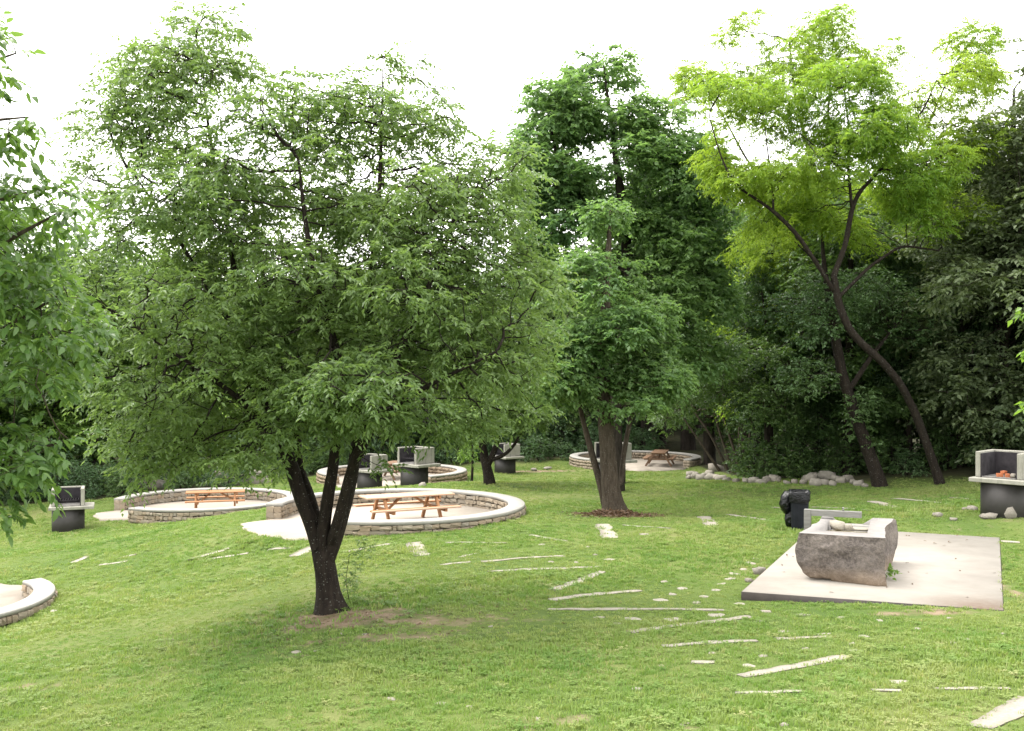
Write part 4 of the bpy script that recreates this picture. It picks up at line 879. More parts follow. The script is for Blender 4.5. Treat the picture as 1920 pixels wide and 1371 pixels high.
lo = [lobe(1370, 220, D - 2.5, 75, 55, 1.5), lobe(1350, 300, D - 2.5, 60, 60, 1.3), lobe(1460, 200, D - 2, 75, 50, 1.6), lobe(1480, 260, D - 2.5, 85, 55, 1.6), lobe(1590, 170, D - 1.5, 90, 55, 1.7), lobe(1590, 250, D - 2, 90, 50, 1.8), lobe(1720, 180, D - 1, 90, 50, 1.7), lobe(1810, 160, D - 1, 60, 50, 1.4), lobe(1760, 250, D - 1, 80, 50, 1.5), lobe(1680, 270, D - 1.2, 60, 50, 1.4), lobe(1400, 340, D - 2, 60, 40, 1.2, .6), lobe(1700, 420, D - .5, 80, 40, 1.5, .7), lobe(1760, 330, D - .8, 60, 45, 1.2, .7), lobe(1420, 470, D - 1, 60, 45, 1.4, .7), lobe(1660, 190, D - 1, 60, 40, 1.2, .8), lobe(1540, 230, D - 2.4, 80, 50, 1.2), lobe(1640, 240, D - 2.2, 80, 50, 1.2), lobe(1450, 310, D - 2.8, 90, 40, 1.0, .8), lobe(1700, 340, D - 1.4, 90, 40, 1.0, .8), lobe(1560, 330, D - 2.6, 60, 35, .8, .6), lobe(1500, 370, D + .5, 110, 60, 1.4), lobe(1640, 400, D + .3, 100, 60, 1.3), lobe(1790, 390, D, 70, 40, 1.1, .7), lobe(1340, 200, D - 2.4, 60, 60, 1.2), lobe(1820, 250, D - .6, 60, 50, 1.2), lobe(1460, 430, D + .4, 80, 50, 1.2)]
tree('locust_tree', 'bright yellow-green feathery tree with a long bent trunk at the right', 'tree', l4, lo, 11000, .21, .20, M['bark_dark'], M['leaf_locust'], .125, .04, 11, .46, 23, rmax=.014, droop=.45, thr=-.15, k=1.5, flat=1.7, spread=.8, dens=2)
D = 41.5; b = (13.3, D, gz_(13.3, D))
l5 = [[(b[0], b[1], b[2], 0.192), *TR_([(1600, 650, 0, 0.160), (1590, 500, 0, 0.136), (1560, 420, 0, 0.112), (1520, 300, 0, 0.080), (1490, 180, 0, 0.048), (1480, 80, 0, 0.016)], D)],
      TR_([(1590, 500, 0, 0.104), (1560, 400, .3, 0.096), (1550, 250, .3, 0.056), (1560, 100, .3, 0.016)], D), TR_([(1580, 470, 0, 0.088), (1500, 420, .2, 0.072), (1400, 300, .2, 0.040), (1330, 170, .2, 0.016)], D), TR_([(1595, 550, 0, 0.088), (1660, 420, .2, 0.072), (1720, 280, .2, 0.048), (1790, 120, .2, 0.016)], D)]
lo = [lobe(1420, 70, D, 80, 45, 1.8), lobe(1530, 50, D, 70, 40, 1.7), lobe(1330, 130, D, 70, 45, 1.7), lobe(1450, 140, D, 90, 50, 2), lobe(1560, 110, D, 60, 50, 1.6, .7), lobe(1290, 180, D, 40, 35, 1.1, .5), lobe(1700, 110, D, 80, 40, 1.5, .7), lobe(1820, 80, D, 60, 40, 1.4, .8), lobe(1790, 140, D, 70, 35, 1.4, .8), lobe(1430, 480, D, 80, 60, 2), lobe(1500, 560, D, 90, 60, 2), lobe(1640, 400, D, 90, 60, 2), lobe(1720, 480, D, 90, 60, 2, .8), lobe(1530, 400, D, 90, 60, 2, .8)]
tree('locust_tree', 'pale yellow-green feathery tree whose airy top shows above the bent-trunked one', 'tree', l5, lo, 7000, .26, .25, M['bark_wood'], M['leaf_locust'], .14, .045, 10, .50, 24, rmax=.015, droop=.45, thr=-.1, k=1.2, flat=1.7, spread=.8, dens=2)
# -- ivy-covered trunk, leaning stems, small crooked tree, young tree
D = float(G(1648, 912)[1])
l6 = [TR_([(1650, 918, 0, 0.271), (1644, 890, 0, 0.230), (1622, 830, 0, 0.205), (1600, 770, 0, 0.189), (1578, 700, .2, 0.172), (1560, 600, .3, 0.139), (1545, 500, .5, 0.082), (1540, 430, .5, 0.033)], D), TR_([(1590, 735, .1, 0.098), (1640, 660, .6, 0.074), (1690, 600, .9, 0.041)], D)]
lo = [lobe(1590, 560, D + .8, 110, 70, 1.6), lobe(1500, 600, D + 1, 90, 60, 1.6), lobe(1680, 600, D + 1, 100, 60, 1.6), lobe(1560, 660, D + .8, 90, 50, 1.4, .6), lobe(1612, 770, D - .1, 30, 60, .4, 4), lobe(1585, 700, D, 28, 50, .4, 3), lobe(1638, 860, D - .1, 24, 45, .4, 3), lobe(1570, 640, D - .8, 80, 60, .7, 2), lobe(1600, 710, D - .8, 60, 50, .6, 2.5), lobe(1580, 560, D - .6, 70, 50, .7, 1.5), lobe(1530, 700, D - .5, 70, 50, .8), lobe(1700, 680, D - .2, 80, 50, .8)]
tree('ivy_clad_tree', 'dark leaning tree with an ivy-covered trunk at the wood edge, left of the bent trunk', 'tree', l6, lo, 5000, .22, .22, M['bark_dark'], M['leaf_dark'], .12, .075, 6, .35, 25, rmax=.014, thr=-.2)
def stems(nm, lab, cat, basepts, lobes, n, mat, L, Wd, seed, d, rad=.07, per=6, twig=.3, step=.2, kill=.24, **kw):
    lines = []
    for bx, tip, dd in basepts:
        g = G(bx[0], bx[1]); dq = g[1] + dd
        lines.append([(g[0], g[1], g[2] - .08, rad * 1.15), *[(*W(x, y, g[1] + dd * k), rad * (1 - .75 * k)) for x, y, k in tip]])
    return tree(nm, lab, cat, lines, lobes, n, step, kill * .85, M['bark_grey'] if rad < .1 else M['bark_dark'], mat, L, Wd, per, twig, seed, **kw)
D = 40.5
stems('leaning_shrub', 'clump of thin pale stems leaning left over the far ring wall', 'shrub', [((1352, 884), [(1320, 840, .3), (1285, 790, .7), (1262, 745, 1)], .6), ((1368, 885), [(1335, 820, .3), (1300, 770, .6), (1280, 720, 1)], .8), ((1378, 888), [(1352, 820, .3), (1330, 740, .7), (1322, 690, 1)], .4), ((1392, 890), [(1372, 830, .3), (1352, 770, .6), (1345, 700, 1)], .6)],
      [lobe(1270, 750, D, 45, 38, 1.1), lobe(1310, 700, D, 60, 45, 1.3), lobe(1360, 720, D, 60, 60, 1.4), lobe(1250, 790, D, 30, 30, .8, .6), lobe(1340, 640, D, 55, 40, 1.2, .7)], 1700, M['leaf_back'], .13, .075, 31, D, .075, thr=-.2)
stems('shrub', 'big dense dark shrub in front of the wood, right of the leaning stems', 'shrub', [((1402, 894), [(1405, 820, .3), (1420, 720, .7), (1430, 660, 1)], .4), ((1412, 895), [(1440, 820, .3), (1470, 740, .7), (1480, 690, 1)], .4), ((1396, 894), [(1385, 820, .3), (1390, 740, .7), (1380, 690, 1)], .2)],
      [lobe(1412, 690, D - 1, 70, 60, 1.5), lobe(1450, 720, D - 1, 60, 60, 1.4), lobe(1415, 780, D - 1.5, 50, 60, 1.0), lobe(1440, 800, D - 1.2, 65, 70, 1.3), lobe(1428, 860, D - 1.4, 50, 36, .9), lobe(1460, 865, D - 1.3, 60, 34, 1.0), lobe(1470, 640, D, 50, 40, 1.1, .6)], 3000, M['leaf_back'], .12, .08, 32, D, .06, thr=-.25, lup=.7)
D = float(G(917, 908)[1])
l7 = [TR_([(918, 913, 0, .24), (916, 890, 0, .20), (910, 868, 0, .18), (905, 840, 0, .15), (898, 800, 0, .11), (890, 740, .1, .07)], D), TR_([(915, 872, 0, .13), (925, 850, -.1, .11), (935, 825, -.2, .09), (935, 780, -.3, .06), (930, 720, -.3, .03)], D), TR_([(920, 862, -.05, .09), (940, 858, -.2, .075), (960, 842, -.4, .06), (985, 800, -.6, .04), (1000, 760, -.7, .02)], D)]
lo = [lobe(930, 770, D - .6, 75, 45, 1.6), lobe(880, 770, D, 40, 40, 1.2), lobe(985, 790, D - .8, 45, 35, 1.0), lobe(930, 710, D, 80, 50, 1.8), lobe(890, 690, D, 60, 40, 1.5), lobe(1000, 730, D - .5, 45, 40, 1.1, .7)]
tree('small_tree', 'small crooked tree with low forked stems in front of the far barbecue', 'tree', l7, lo, 3000, .22, .24, M['bark_dark'], M['leaf_front'], .16, .075, 7, .42, 26, dens=2, rmax=.015, droop=.35, thr=-.25, k=1.4, flat=1.9)
d = 47.0; x = (884 - 960) / F * d; z = gz_(x, d)
tree('sapling', 'young slender light green tree standing just left of the small crooked one', 'sapling', [[(x, d, z, .07), (*W(887, 860, d), .05), (*W(883, 800, d), .02)]], [lobe(880, 850, d, 16, 20, .35), lobe(884, 830, d, 14, 24, .3)], 160, .16, .17, M['bark_dark'], M['leaf_pale'], .16, .06, 6, .3, 27, thr=-9, droop=.4)
# -- foreground tree at the left: its trunk stands outside the picture, its boughs reach in
D = 9.6; x0 = -6.6; b = (x0, D, gz_(x0, D))
def LW(px, py, d): return tuple(W(px, py, d))
l8 = [[(*b, .26), (x0, D, b[2] + 1.3, .2), (x0 - .05, D + .1, b[2] + 2.8, .17), (x0, D, b[2] + 4.5, .13), (x0 + .1, D, b[2] + 6.5, .08), (x0 + .2, D - .2, b[2] + 8.3, .03)],
      [(x0, D, b[2] + 1.9, .09), (*LW(-200, 880, 9.8), .06), (*LW(-40, 880, 9.8), .03), (*LW(60, 845, 9.8), .02), (*LW(130, 825, 9.8), .008)],
      [(x0, D, b[2] + 2.6, .10), (*LW(-200, 720, 10), .06), (*LW(-30, 640, 10), .03), (*LW(100, 560, 10), .012)], [(x0, D, b[2] + 3.2, .10), (*LW(-180, 560, 9.4), .06), (*LW(-40, 480, 9.4), .03), (*LW(90, 410, 9.4), .012)],
      [(x0, D, b[2] + 4.2, .09), (*LW(-200, 400, 9.5), .05), (*LW(-30, 380, 9.5), .025), (*LW(110, 350, 9.5), .01)], [(x0, D, b[2] + 5.2, .07), (*LW(-190, 220, 8.6), .04), (*LW(-60, 130, 8.5), .02), (*LW(30, 100, 8.5), .007)],
      [(x0, D, b[2] + 5.0, .07), (*LW(-200, 260, 8.8), .04), (*LW(-60, 230, 8.8), .02), (*LW(50, 220, 8.8), .007)], [(x0, D, b[2] + 1.5, .06), (*LW(-200, 930, 9), .04), (*LW(-50, 940, 9), .015)]]
lo = [lobe(90, 385, 9.6, 110, 38, .7), lobe(20, 420, 9.6, 110, 60, .9), lobe(30, 520, 9.8, 110, 60, 1.0), lobe(70, 620, 10, 120, 60, 1.0), lobe(60, 710, 10, 130, 60, 1.0), lobe(-20, 780, 10, 110, 60, 1.0), lobe(70, 810, 9.8, 110, 45, .8), lobe(100, 862, 9.6, 90, 18, .5, .8), lobe(5, 890, 9.4, 70, 40, .7), lobe(0, 955, 9.2, 44, 34, .4, .8), lobe(-20, 850, 9.4, 80, 60, .8),
      lobe(30, 95, 8.5, 62, 34, .6, 14), lobe(10, 20, 8.5, 50, 40, .6, 12), lobe(15, 165, 8.6, 62, 34, .6, 14), lobe(40, 208, 8.7, 58, 22, .5, 14), lobe(-5, 245, 8.8, 40, 28, .5, 5), lobe(-90, 120, 8.8, 90, 120, .9), lobe(-150, 350, 9.5, 130, 140, 1.4), lobe(-180, 620, 9.6, 130, 150, 1.5), lobe(-420, 300, 9.6, 260, 330, 1.8), lobe(-420, 700, 9.6, 220, 180, 1.6), lobe(-350, 0, 9.4, 200, 200, 1.6)]
lt, (bp, bd, tw8) = tree('overhanging_tree', 'leafy branches of a nearer tree reaching in from the left edge', 'tree', l8, lo, 7000, .14, .17, M['bark_grey'], M['leaf_left'], .115, .05, 7, .30, 41, rmax=.010, droop=.38, thr=-.25, k=2.6, flat=1.6, hi=True, r0=.0035)
# the leaves nearest the lens, each a leaf of its own
wp = bp + b; sx = 960 + wp[:, 0] / wp[:, 1] * F; sy = HY - (wp[:, 2] - CZ) / wp[:, 1] * F
cand = np.nonzero((sx > 4) & (sx < 250) & (sy > 4) & (sy < 1000))[0]; cand = cand[np.argsort(wp[cand, 1])][:1400]; pick = np.random.default_rng(3).choice(cand, 280, replace=False)
lms = []
for k in range(6):
    lv, lf, tn = leaves(np.zeros((1, 3)), np.array([[1., 0, -.25]]), .125, .054, 900 + k, True); lms.append(np_mesh('leaf', lv, lf, M['leaf_left'], False, {'tone': np.full(len(tn), .25 + .1 * k)}))
rl = random.Random(8)
for q in pick:
    obj('leaf', lms[rl.randrange(6)], lt, tuple(bp[q] - (0, .03, .01)), (rl.uniform(-.5, .5), rl.uniform(-.2, .5), math.atan2(bd[q][1], bd[q][0])), (rl.uniform(.8, 1.15),) * 3)
# -- twig of yellow-green leaves at the right edge
d = 12.0; gx_ = (2010 - 960) / F * d; b = (gx_, d, gz_(gx_, d))
tree('edge_sapling', 'few yellow-green leaves poking in at the right edge', 'sapling', [[(*b, .05), (*LW(2005, 800, d), .04), (*LW(1990, 640, d), .025), (*LW(1960, 560, d), .01)]], [lobe(1948, 590, d, 12, 40, .25), lobe(2010, 600, d, 56, 110, .5), lobe(2030, 760, d, 75, 110, .6), lobe(2030, 440, d, 60, 110, .5), lobe(2040, 900, d, 70, 70, .5)], 520, .1, .11, M['bark_grey'], M['leaf_pale'], .12, .06, 5, .2, 42, thr=-9, r0=.003)

# -- the wood: a few grown trees, each then copied with its trunk and crown
def proto(nm, lab, h, r, seed, mat, L, Wd, low, n=2600, lean=.6, per=6, thr=-.2, group='trees of the surrounding wood', droop=.3, flat=1.9):
    rr = np.random.default_rng(seed); lx, ly = rr.normal(size=2) * lean
    tr_ = [(0, 0, -.2, .020 * h), (lx * .2, ly * .2, h * .2, .016 * h), (lx * .6, ly * .6, h * .5, .012 * h), (lx, ly, h * .75, .007 * h), (lx * 1.1, ly * 1.1, h * .9, .002 * h)]; lines = [tr_]
    for i in range(5):
        a = rr.uniform(0, 6.28); z0 = h * rr.uniform(max(low, .2), .6); k = z0 / h; c0 = (lx * k, ly * k, z0)
        lines.append([(*c0, .008 * h), (c0[0] + math.cos(a) * r * .35, c0[1] + math.sin(a) * r * .35, z0 + h * .10, .006 * h), (c0[0] + math.cos(a) * r * .75, c0[1] + math.sin(a) * r * .75, z0 + h * .2, .002 * h)])
    lo = []
    for i in range(15):
        k = (i + .5) / 15; z = h * (low + (1 - low) * k); w = r * (1.05 - .75 * abs(k - .38) ** 1.2 * 1.5); a = i * 2.4; off = w * .45
        lo.append((np.array((lx * k + math.cos(a) * off, ly * k + math.sin(a) * off, z - .04 * h)), np.array((w * .62, w * .62, h * (1 - low) / 15 * 1.5)), 1))
    t, _ = tree(nm, lab, 'tree', lines, lo, n, .33, .31, M['bark_wood'], mat, L, Wd, per, .5, seed, rmax=.017, droop=droop, thr=thr, k=1.1, flat=flat, group=group, lup=.9, dens=2)
    return t
def copy_tree(t, loc, rz, sc, lab):
    r = t.copy(); C.objects.link(r); r.location = loc; r.rotation_euler = (0, 0, rz); r.scale = sc; r['label'] = lab
    for ch in t.children:
        c = ch.copy(); C.objects.link(c); c.parent = r
    return r
KINDS = [proto('forest_tree', 'x', 13, 3.3, 61, M['leaf_back'], .20, .11, .16, 3400), proto('forest_tree', 'x', 13, 3.0, 62, M['leaf_pale'], .18, .10, .12, 3000), proto('forest_tree', 'x', 13, 3.4, 63, M['leaf_olive'], .18, .09, .06, 3600),
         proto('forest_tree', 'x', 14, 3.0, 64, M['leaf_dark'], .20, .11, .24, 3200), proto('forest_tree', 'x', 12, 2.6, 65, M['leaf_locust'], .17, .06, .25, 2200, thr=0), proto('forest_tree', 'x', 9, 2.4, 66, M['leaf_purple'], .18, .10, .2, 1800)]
used = set()
def place(k, px, d, h, rz, lab, wide=1.0):
    x = (px - 960) / F * d; z = gz_(x, d) - .05; h0 = (13, 13, 13, 14, 12, 9)[k]; s = h / h0
    if k not in used: used.add(k); t = KINDS[k]; t.location = (x, d, z); t.rotation_euler = (0, 0, rz); t.scale = (s * wide, s * wide, s); t['label'] = lab; return t
    return copy_tree(KINDS[k], (x, d, z), rz, (s * wide, s * wide, s), lab)
rw = random.Random(17)
def top(py, d, px): return (HY - py) / F * d + CZ - gz_((px - 960) / F * d, d)
# individually surveyed: (kind, px, depth, top row, label)
for k, px, d, py, wd, lab in (
    (2, 1868, 37, 130, 1.15, 'tall grey-green tree filling the right edge of the picture'), (2, 1800, 41, 260, 1.1, 'grey-green tree just left of the one filling the right edge'), (0, 1290, 64, 250, 1.2, 'green tree filling the gap between the tall dense tree and the bright locust'), (3, 1210, 66, 330, 1.1, 'dark tree behind the tall dense tree'), (2, 1890, 45, 170, 1.0, 'grey-green tree behind the one at the right edge'), (0, 1620, 50, 260, 1.1, 'green tree behind the airy locust tops'), (2, 1960, 34, 10, 1.1, 'tall dark tree cut off by the right edge'), (0, 1740, 45, 330, 1.1, 'dark tree deep in the wood behind the bent trunk'),
    (3, 1705, 38.5, 330, .62, 'slender dark-stemmed tree just left of the bent trunk'), (3, 1800, 37, 300, .6, 'slender dark-stemmed tree right of the bent trunk'), (3, 1850, 38, 280, .6, 'slender dark-stemmed tree above the right-hand barbecue'), (3, 1540, 42, 380, .6, 'slender dark-stemmed tree left of the ivy-covered trunk'), (3, 1660, 47, 350, 1.0, 'dark tree deep in the wood between the bent and the ivy-covered trunks'), (0, 1500, 47, 420, 1.1, 'dark green tree behind the big dense shrub'), (3, 1400, 50, 420, 1.1, 'dark tree behind the leaning stems'), (4, 1425, 43.5, 400, 1.0, 'yellow-green tree glowing above the big dense shrub'), (4, 1700, 44, 380, .9, 'yellow-green tree glimpsed behind the upper part of the bent trunk'),
    (0, 1330, 56, 330, 1.1, 'dark tree far behind the far picnic circle, to its right'), (3, 1240, 67, 420, 1.1, 'dark tree directly beyond the brown table'), (0, 1040, 66, 470, 1.2, 'dark tree between the straight trunk and the far barbecue, deep in the wood'), (3, 960, 66, 500, 1.1, 'dark tree directly behind the far barbecue'),
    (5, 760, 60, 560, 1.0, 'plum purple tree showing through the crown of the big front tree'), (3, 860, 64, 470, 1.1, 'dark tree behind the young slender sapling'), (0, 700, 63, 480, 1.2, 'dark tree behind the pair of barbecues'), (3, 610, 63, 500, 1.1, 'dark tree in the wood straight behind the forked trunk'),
    (0, 520, 60, 470, 1.2, 'dark tree behind the right side of the left circle'), (3, 430, 58, 430, 1.1, 'dark tree behind the middle of the left circle'), (1, 350, 57, 440, 1.1, 'light green tree behind the table of the left circle'), (1, 250, 55, 420, 1.2, 'light green tree above the left end of the left circle'), (0, 170, 53, 430, 1.1, 'mid green tree right above the barbecue at the left'),
    (1, 80, 52, 410, 1.2, 'light green tree behind the overhanging branches at the left'), (0, -20, 50, 400, 1.2, 'mid green tree at the left edge behind the overhanging branches'), (0, -110, 46, 330, 1.2, 'tree outside the left edge of the picture')): place(k, px, d, py and top(py, d, px), rw.uniform(0, 6.28), lab, wd)
LK = ['dark green tree', 'light green tree', 'grey-green tree', 'thin-crowned dark tree', '', '']
def wood_label(k, px, d):
    reg = 'left of the overhanging branches' if px < 60 else 'behind the left barbecue' if px < 230 else 'behind the left circle' if px < 560 else 'behind the barbecue pair' if px < 830 else 'behind the far barbecue' if px < 1060 else 'behind the far circle' if px < 1290 else 'behind the leaning stems' if px < 1470 else 'behind the ivy-covered trunk' if px < 1660 else 'behind the bent trunk' if px < 1800 else 'behind the right-hand barbecue'
    return LK[k] + (' deep in the wood ' if d > 77 or (px > 1380 and d > 48) else ' in the wood ') + reg
for row, (d0, sp, lo_, hi_) in enumerate(((72, 4.4, 420, 500), (82, 5.0, 420, 500), (94, 6.5, 430, 500))):
    x = -d0 * .62
    while x < d0 * .62:
        d = d0 + rw.uniform(-2.5, 2.5); px = 960 + x / d * F
        if px < 1500:
            py = rw.uniform(lo_, hi_) - (130 if px > 1230 else 0); k = rw.choice((0, 0, 3, 1, 0)); place(k, px, d, top(py, d, px), rw.uniform(0, 6.28), wood_label(k, px, d), rw.uniform(1, 1.25))
        x += sp * rw.uniform(.8, 1.25)
for row, (off, sp) in enumerate(((5, 3.4), (10, 4.0), (16, 5.0))):      # right-hand wood, rising
    for i in range(8):
        x = 10 + i * sp + rw.uniform(-1, 1); d = float(np.interp(x, EDGE[:, 0], EDGE[:, 1])) + off + rw.uniform(-1.5, 1.5); px = 960 + x / d * F
        if px > 2250 or px < 1380: continue
        k = rw.choice((0, 3, 2, 2)); py = rw.uniform(300, 430) if px < 1780 else rw.uniform(150, 300); place(k, px, d, top(py, d, px), rw.uniform(0, 6.28), wood_label(k, px, d), rw.uniform(.9, 1.1))
# undergrowth bushes along the wood edge
def bush(seed, mat, L, Wd, h, r, n):
    rr = np.random.default_rng(seed); lines = [[(0, 0, -.1, .04), (rr.normal() * .2, rr.normal() * .2, h * .5, .02), (rr.normal() * .3, rr.normal() * .3, h * .9, .008)]]
    for i in range(4): a = i * 1.6 + rr.uniform(0, 1); lines.append([(0, 0, -.02, .03), (math.cos(a) * r * .4, math.sin(a) * r * .4, h * .4, .018), (math.cos(a) * r * .8, math.sin(a) * r * .8, h * .65, .006)])
    lo = [(np.array((math.cos(a) * r * q, math.sin(a) * r * q, h * z)), np.array((r * .5, r * .5, h * .3)), 1) for a, q, z in ((0, .5, .3), (1.2, .55, .4), (2.4, .5, .3), (3.6, .55, .42), (4.8, .5, .28), (.5, .1, .7), (3, .2, .62))]
    return tree('bush', 'x', 'bush', lines, lo, n, .17, .2, M['bark_wood'], mat, L, Wd, 6, .26, seed, rmax=.012, thr=-.4, k=2, group='undergrowth bushes along the edge of the wood', lup=.6)[0]
BU = [bush(71, M['leaf_back'], .11, .07, 1.6, 1.2, 900), bush(72, M['leaf_dark'], .13, .055, 1.3, 1.3, 800), bush(73, M['leaf_dark'], .10, .07, 2.2, 1.3, 1100)]; bused = set()
def put_bush(k, px, d, s, lab):
    x = (px - 960) / F * d; z = gz_(x, d) - .05; rz = rw.uniform(0, 6.28)
    if k not in bused: bused.add(k); t = BU[k]; t.location = (x, d, z); t.rotation_euler = (0, 0, rz); t.scale = (s,) * 3; t['label'] = lab
    else: copy_tree(BU[k], (x, d, z), rz, (s, s, s * rw.uniform(.8, 1.2)), lab)
x = -30.0
while x < 24:
    e = float(np.interp(x, EDGE[:, 0], EDGE[:, 1]))
    for j in range(3):
        d = e + 1.4 + j * 2.2 + rw.uniform(-.8, .8); px = 960 + x / d * F
        if -120 < px < 2020 and not (1215 < px < 1400 and d < 52):
            if 10 < x < 16 and j == 0 and rw.random() < .4: continue
            reg = 'behind the circles at the left' if px < 640 else 'beyond the far barbecue and circles' if px < 1290 else 'along the row of pale rocks' if px < 1620 else 'around the foot of the bent trunk' if px < 1800 else 'behind the right-hand barbecue'
            kb = rw.choice((0, 1, 2)); put_bush(kb, px, d, rw.uniform(.75, 1.3) * (.8 if j == 0 else 1.15), ('low leafy bush', 'narrow-leaved dark bush', 'taller dark bush')[kb] + (' at the front of the undergrowth ' if j == 0 else ' farther back in the undergrowth ') + reg)
    x += rw.uniform(1.3, 2.0)
# fallen trunk lying in the wood at the right
p0, p1 = W(1600, 838, 40), W(1712, 852, 38.5); z0, z1 = gz_(*p0[:2]), gz_(*p1[:2])
V, Fq = tubes(np.array([(p0 + (p1 - p0) * k) * (1, 1, 0) + (0, 0, z0 + .75 + (z1 - z0) * k + .06 * math.sin(k * 9)) - (p0 * (1, 1, 0) + (0, 0, z0)) for k in np.linspace(0, 1, 12)]), np.arange(12) - 1, np.full(12, .19))
tag(obj('fallen_log', np_mesh('fallen_log', V, Fq, M['bark_dark'], True), None, (p0[0], p0[1], z0)), 'dark fallen log lying in the wood between the ivy-covered and bent trunks', 'log')
# weed beside the trough
q = T(TW + .08, .62); r = np.random.default_rng(4); n = 40
lv, lf, tone = leaves(r.normal(size=(n, 3)) * (.05, .08, .05) + (0, 0, .12), r.normal(size=(n, 3)) * (1, 1, .4) + (0, 0, .5), .09, .045, 77, True)
tag(obj('weed', np_mesh('weed', lv, lf, M['leaf_pale'], False, {'tone': tone}), None, (q[0], q[1], TZ)), 'small green weed growing at the right foot of the trough', 'weed')
# dry litter round the straight trunk
g = G(1152, 968); r = np.random.default_rng(5); n = 2600; a = r.uniform(0, 6.28, n); q = .35 + np.abs(r.normal(size=n)) * .42; xx, yy = g[0] + np.cos(a) * q * 1.1, g[1] + np.sin(a) * q * .9
bpz = np.column_stack([xx, yy, tz(xx, yy) + .03 + .16 * np.exp(-((q - .3) / .3) ** 2) * r.uniform(0, 1, n)]); dl = r.normal(size=(n, 3)) * (1, 1, .35)
lv, lf, tone = leaves(bpz, dl, .11, .035, 78); o = obj('leaf_litter', np_mesh('leaf_litter', lv, lf, M['litter'], False, {'tone': tone})); tag(o, 'brown dry litter heaped round the foot of the straight trunk', None, None, 'stuff')

# fallen leaves on the bare soil under the forked trunk
r = np.random.default_rng(25); n = 420; g = G(660, 1165); xx, yy = g[0] + r.normal(size=n) * 1.3, g[1] + r.normal(size=n) * .8
lv, lf, tone = leaves(np.column_stack([xx, yy, tz(xx, yy) + .012]), r.normal(size=(n, 3)) * (1, 1, .12), .07, .03, 80, False, .8, 2.0)
o = obj('fallen_leaves', np_mesh('fallen_leaves', lv, lf, M['litter'], False, {'tone': tone})); tag(o, 'dry leaves on the bare soil below the forked trunk', None, None, 'stuff')
# dry leaves blown onto the platform
r = np.random.default_rng(15); n = 46; q = r.uniform(0, 1, (n, 2)); b4_ = PAD[0] + (PAD[1] - PAD[0]) * q[:, :1] * .96 + (PAD[3] - PAD[0]) * q[:, 1:] * .96 + .05
lv, lf, tone = leaves(np.column_stack([b4_, np.full(n, TZ + .012)]), r.normal(size=(n, 3)) * (1, 1, .08), .075, .032, 79, True, .8, 3.0)
o = obj('fallen_leaves', np_mesh('fallen_leaves', lv, lf, M['litter'], False, {'tone': tone})); tag(o, 'few dry leaves scattered on the pale platform', None, None, 'stuff')
# ------------------------------------------------------------------ mown grass: tufts set on the lawn
gr_col = bpy.data.collections.new('grass_tufts')
for k in range(6):
    r = np.random.default_rng(200 + k); nb = 17; V, Fq = [], []
    for i in range(nb):
        a = r.uniform(0, 6.28); q = r.uniform(0, .085); bx, by = q * math.cos(a), q * math.sin(a); h = r.uniform(.018, .050); w = r.uniform(.0035, .006); dr = r.uniform(0, 6.28); ln = r.uniform(.2, .9) * h; sx, sy = -math.sin(dr) * w, math.cos(dr) * w; lx, ly = math.cos(dr) * ln, math.sin(dr) * ln
        o_ = len(V); V += [(bx - sx, by - sy, -.01), (bx + sx, by + sy, -.01), (bx + sx * .8 + lx * .4, by + sy * .8 + ly * .4, h * .65), (bx - sx * .8 + lx * .4, by - sy * .8 + ly * .4, h * .65), (bx + lx, by + ly, h)]
        Fq.append([o_, o_ + 1, o_ + 2, o_ + 3]); Fq.append([o_ + 3, o_ + 2, o_ + 4, o_ + 4])
    if k == 5:                                             # clover: low three-part leaves
        V, Fq = [], []
        for i in range(16):
            a = r.uniform(0, 6.28); q = r.uniform(0, .10); cx, cy, hz = q * math.cos(a), q * math.sin(a), r.uniform(.02, .045)
            for t3 in range(3):
                a3 = a + t3 * 2.09; o_ = len(V); l = r.uniform(.010, .016); V += [(cx, cy, hz - .004), (cx + math.cos(a3 - .6) * l, cy + math.sin(a3 - .6) * l, hz), (cx + math.cos(a3) * l * 1.35, cy + math.sin(a3) * l * 1.35, hz - .002), (cx + math.cos(a3 + .6) * l, cy + math.sin(a3 + .6) * l, hz)]; Fq.append([o_, o_ + 1, o_ + 2, o_ + 3])
            o_ = len(V); V += [(cx, cy, -.01), (cx + .002, cy, -.01), (cx, cy, hz)]; Fq.append([o_, o_ + 1, o_ + 2, o_ + 2])
    Q = np.array([f for f in Fq if f[2] != f[3]]); Tt = np.array([f[:3] for f in Fq if f[2] == f[3]])
    gr_col.objects.link(bpy.data.objects.new('grass_tuft', np_mesh('grass_tuft', V, [Q, Tt], M['grass'])))
r = np.random.default_rng(77); pts = []
for d0, d1, den in ((8, 12, 150), (12, 16, 125), (16, 20, 105), (20, 26, 80), (26, 34, 55), (34, 46, 34), (46, 58, 16)):
    xm = .56 * d1 + 2.2; m = int((d1 - d0) * 2 * xm * den); p = np.column_stack([r.uniform(-xm, xm, m), r.uniform(d0, d1, m)]); pts.append(p[np.abs(p[:, 0]) < .56 * p[:, 1] + 2.2])
pts = np.concatenate(pts); ok = r.uniform(0, 1, len(pts)) > np.clip(bare(pts[:, 0], pts[:, 1]) * 1.35 + .25 * _bn(np.column_stack([pts, 0 * pts[:, 0]])) * (bare(pts[:, 0], pts[:, 1]) > .02), 0, .93)
ok &= forest(pts[:, 0], pts[:, 1]) < r.uniform(.1, .7, len(pts)); ok &= pad_depth(pts[:, 0], pts[:, 1]) < -.02
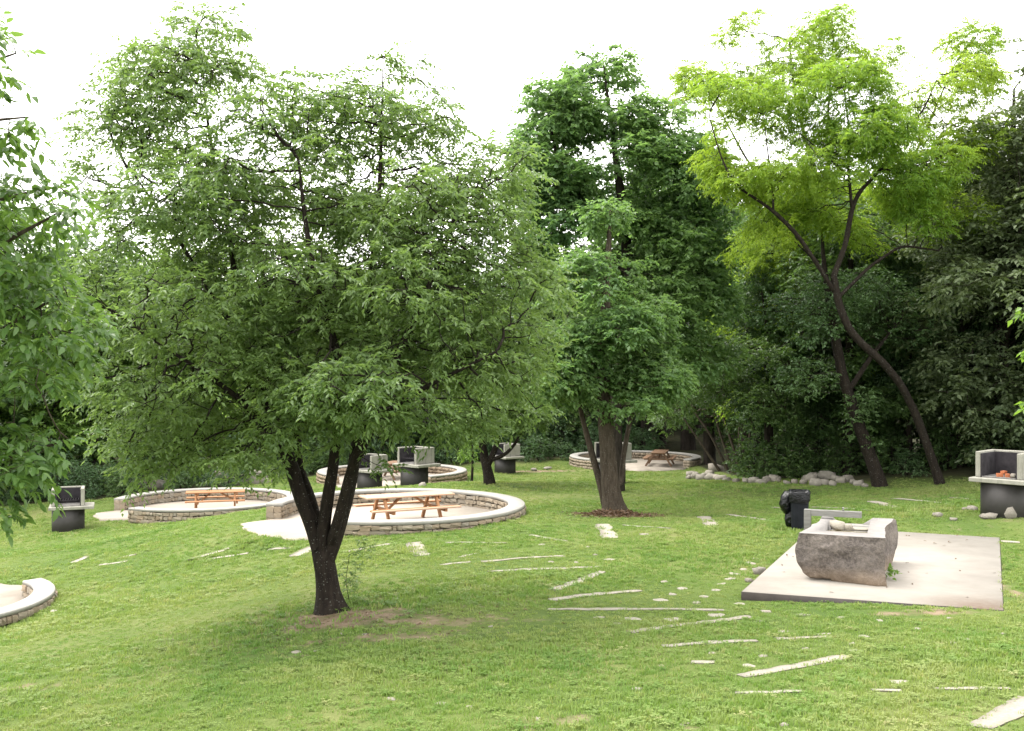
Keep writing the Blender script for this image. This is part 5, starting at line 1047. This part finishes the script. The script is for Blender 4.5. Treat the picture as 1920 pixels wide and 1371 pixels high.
for q in PATIOS:
    dx, dy = pts[:, 0] - q['x'], pts[:, 1] - q['y']; rr_, th = np.hypot(dx, dy), np.arctan2(dy, dx); gpp = in_gap(q, th); ok &= rr_ > np.where(gpp > .5, patio_r(q, th) + r.normal(size=len(pts)) * .07, q['R'] + .03)
for bx_, by_ in (rb, lb, b3, b4, b5, b6): ok &= np.hypot(pts[:, 0] - bx_, pts[:, 1] - by_) > .57
for ax, ay, ux, uy, L_, w_ in STRIPMASK:
    dx, dy = pts[:, 0] - ax, pts[:, 1] - ay; u_, v_ = dx * ux + dy * uy, -dx * uy + dy * ux
    ok &= ~((u_ > -.02) & (u_ < L_ + .02) & (np.abs(v_) < w_ * .5 - .01 + r.normal(size=len(pts)) * .02) & (r.uniform(0, 1, len(pts)) > np.clip(.10 + .22 * _bn(np.column_stack([pts, 0 * pts[:, 0]]) * .6), .03, .6)))
pts = pts[ok]; zz = tz(pts[:, 0], pts[:, 1]); nf = sines(33, 12, 1.1); p3 = np.column_stack([pts, zz])
sc = np.clip(1 + .22 * nf(p3 * (1, 1, 0)), .55, 1.6) * r.uniform(.75, 1.25, len(pts)) * (1 + .012 * np.clip(pts[:, 1] - 12, 0, 40))
me = bpy.data.meshes.new('grass'); me.vertices.add(len(p3)); me.vertices.foreach_set('co', p3.astype(np.float32).ravel())
a = me.attributes.new('sc', 'FLOAT', 'POINT'); a.data.foreach_set('value', sc.astype(np.float32)); me.update(); me.materials.append(M['grass'])
go = obj('grass', me); tag(go, 'short mown grass and clover covering the slope', None, None, 'stuff')
ng = bpy.data.node_groups.new('grass_setting', 'GeometryNodeTree'); ng.interface.new_socket('Geometry', in_out='INPUT', socket_type='NodeSocketGeometry'); ng.interface.new_socket('Geometry', in_out='OUTPUT', socket_type='NodeSocketGeometry')
gi, gout = ng.nodes.new('NodeGroupInput'), ng.nodes.new('NodeGroupOutput'); ci = ng.nodes.new('GeometryNodeCollectionInfo'); ci.inputs[0].default_value = gr_col; ci.inputs[1].default_value = True; ci.inputs[2].default_value = True
ip = ng.nodes.new('GeometryNodeInstanceOnPoints'); ip.inputs['Pick Instance'].default_value = True
rv = ng.nodes.new('FunctionNodeRandomValue'); rv.data_type = 'FLOAT_VECTOR'; rv.inputs[0].default_value = (-.12, -.12, 0); rv.inputs[1].default_value = (.12, .12, 6.28)
na = ng.nodes.new('GeometryNodeInputNamedAttribute'); na.data_type = 'FLOAT'; na.inputs[0].default_value = 'sc'
e2r = ng.nodes.new('FunctionNodeEulerToRotation')
ng.links.new(gi.outputs[0], ip.inputs['Points']); ng.links.new(ci.outputs[0], ip.inputs['Instance']); ng.links.new(rv.outputs[0], e2r.inputs[0]); ng.links.new(e2r.outputs[0], ip.inputs['Rotation']); ng.links.new(na.outputs[0], ip.inputs['Scale']); ng.links.new(ip.outputs[0], gout.inputs[0])
md = go.modifiers.new('tufts', 'NODES'); md.node_group = ng
print('STATS', len(pts), STATS, sum(s_[2] for s_ in STATS))
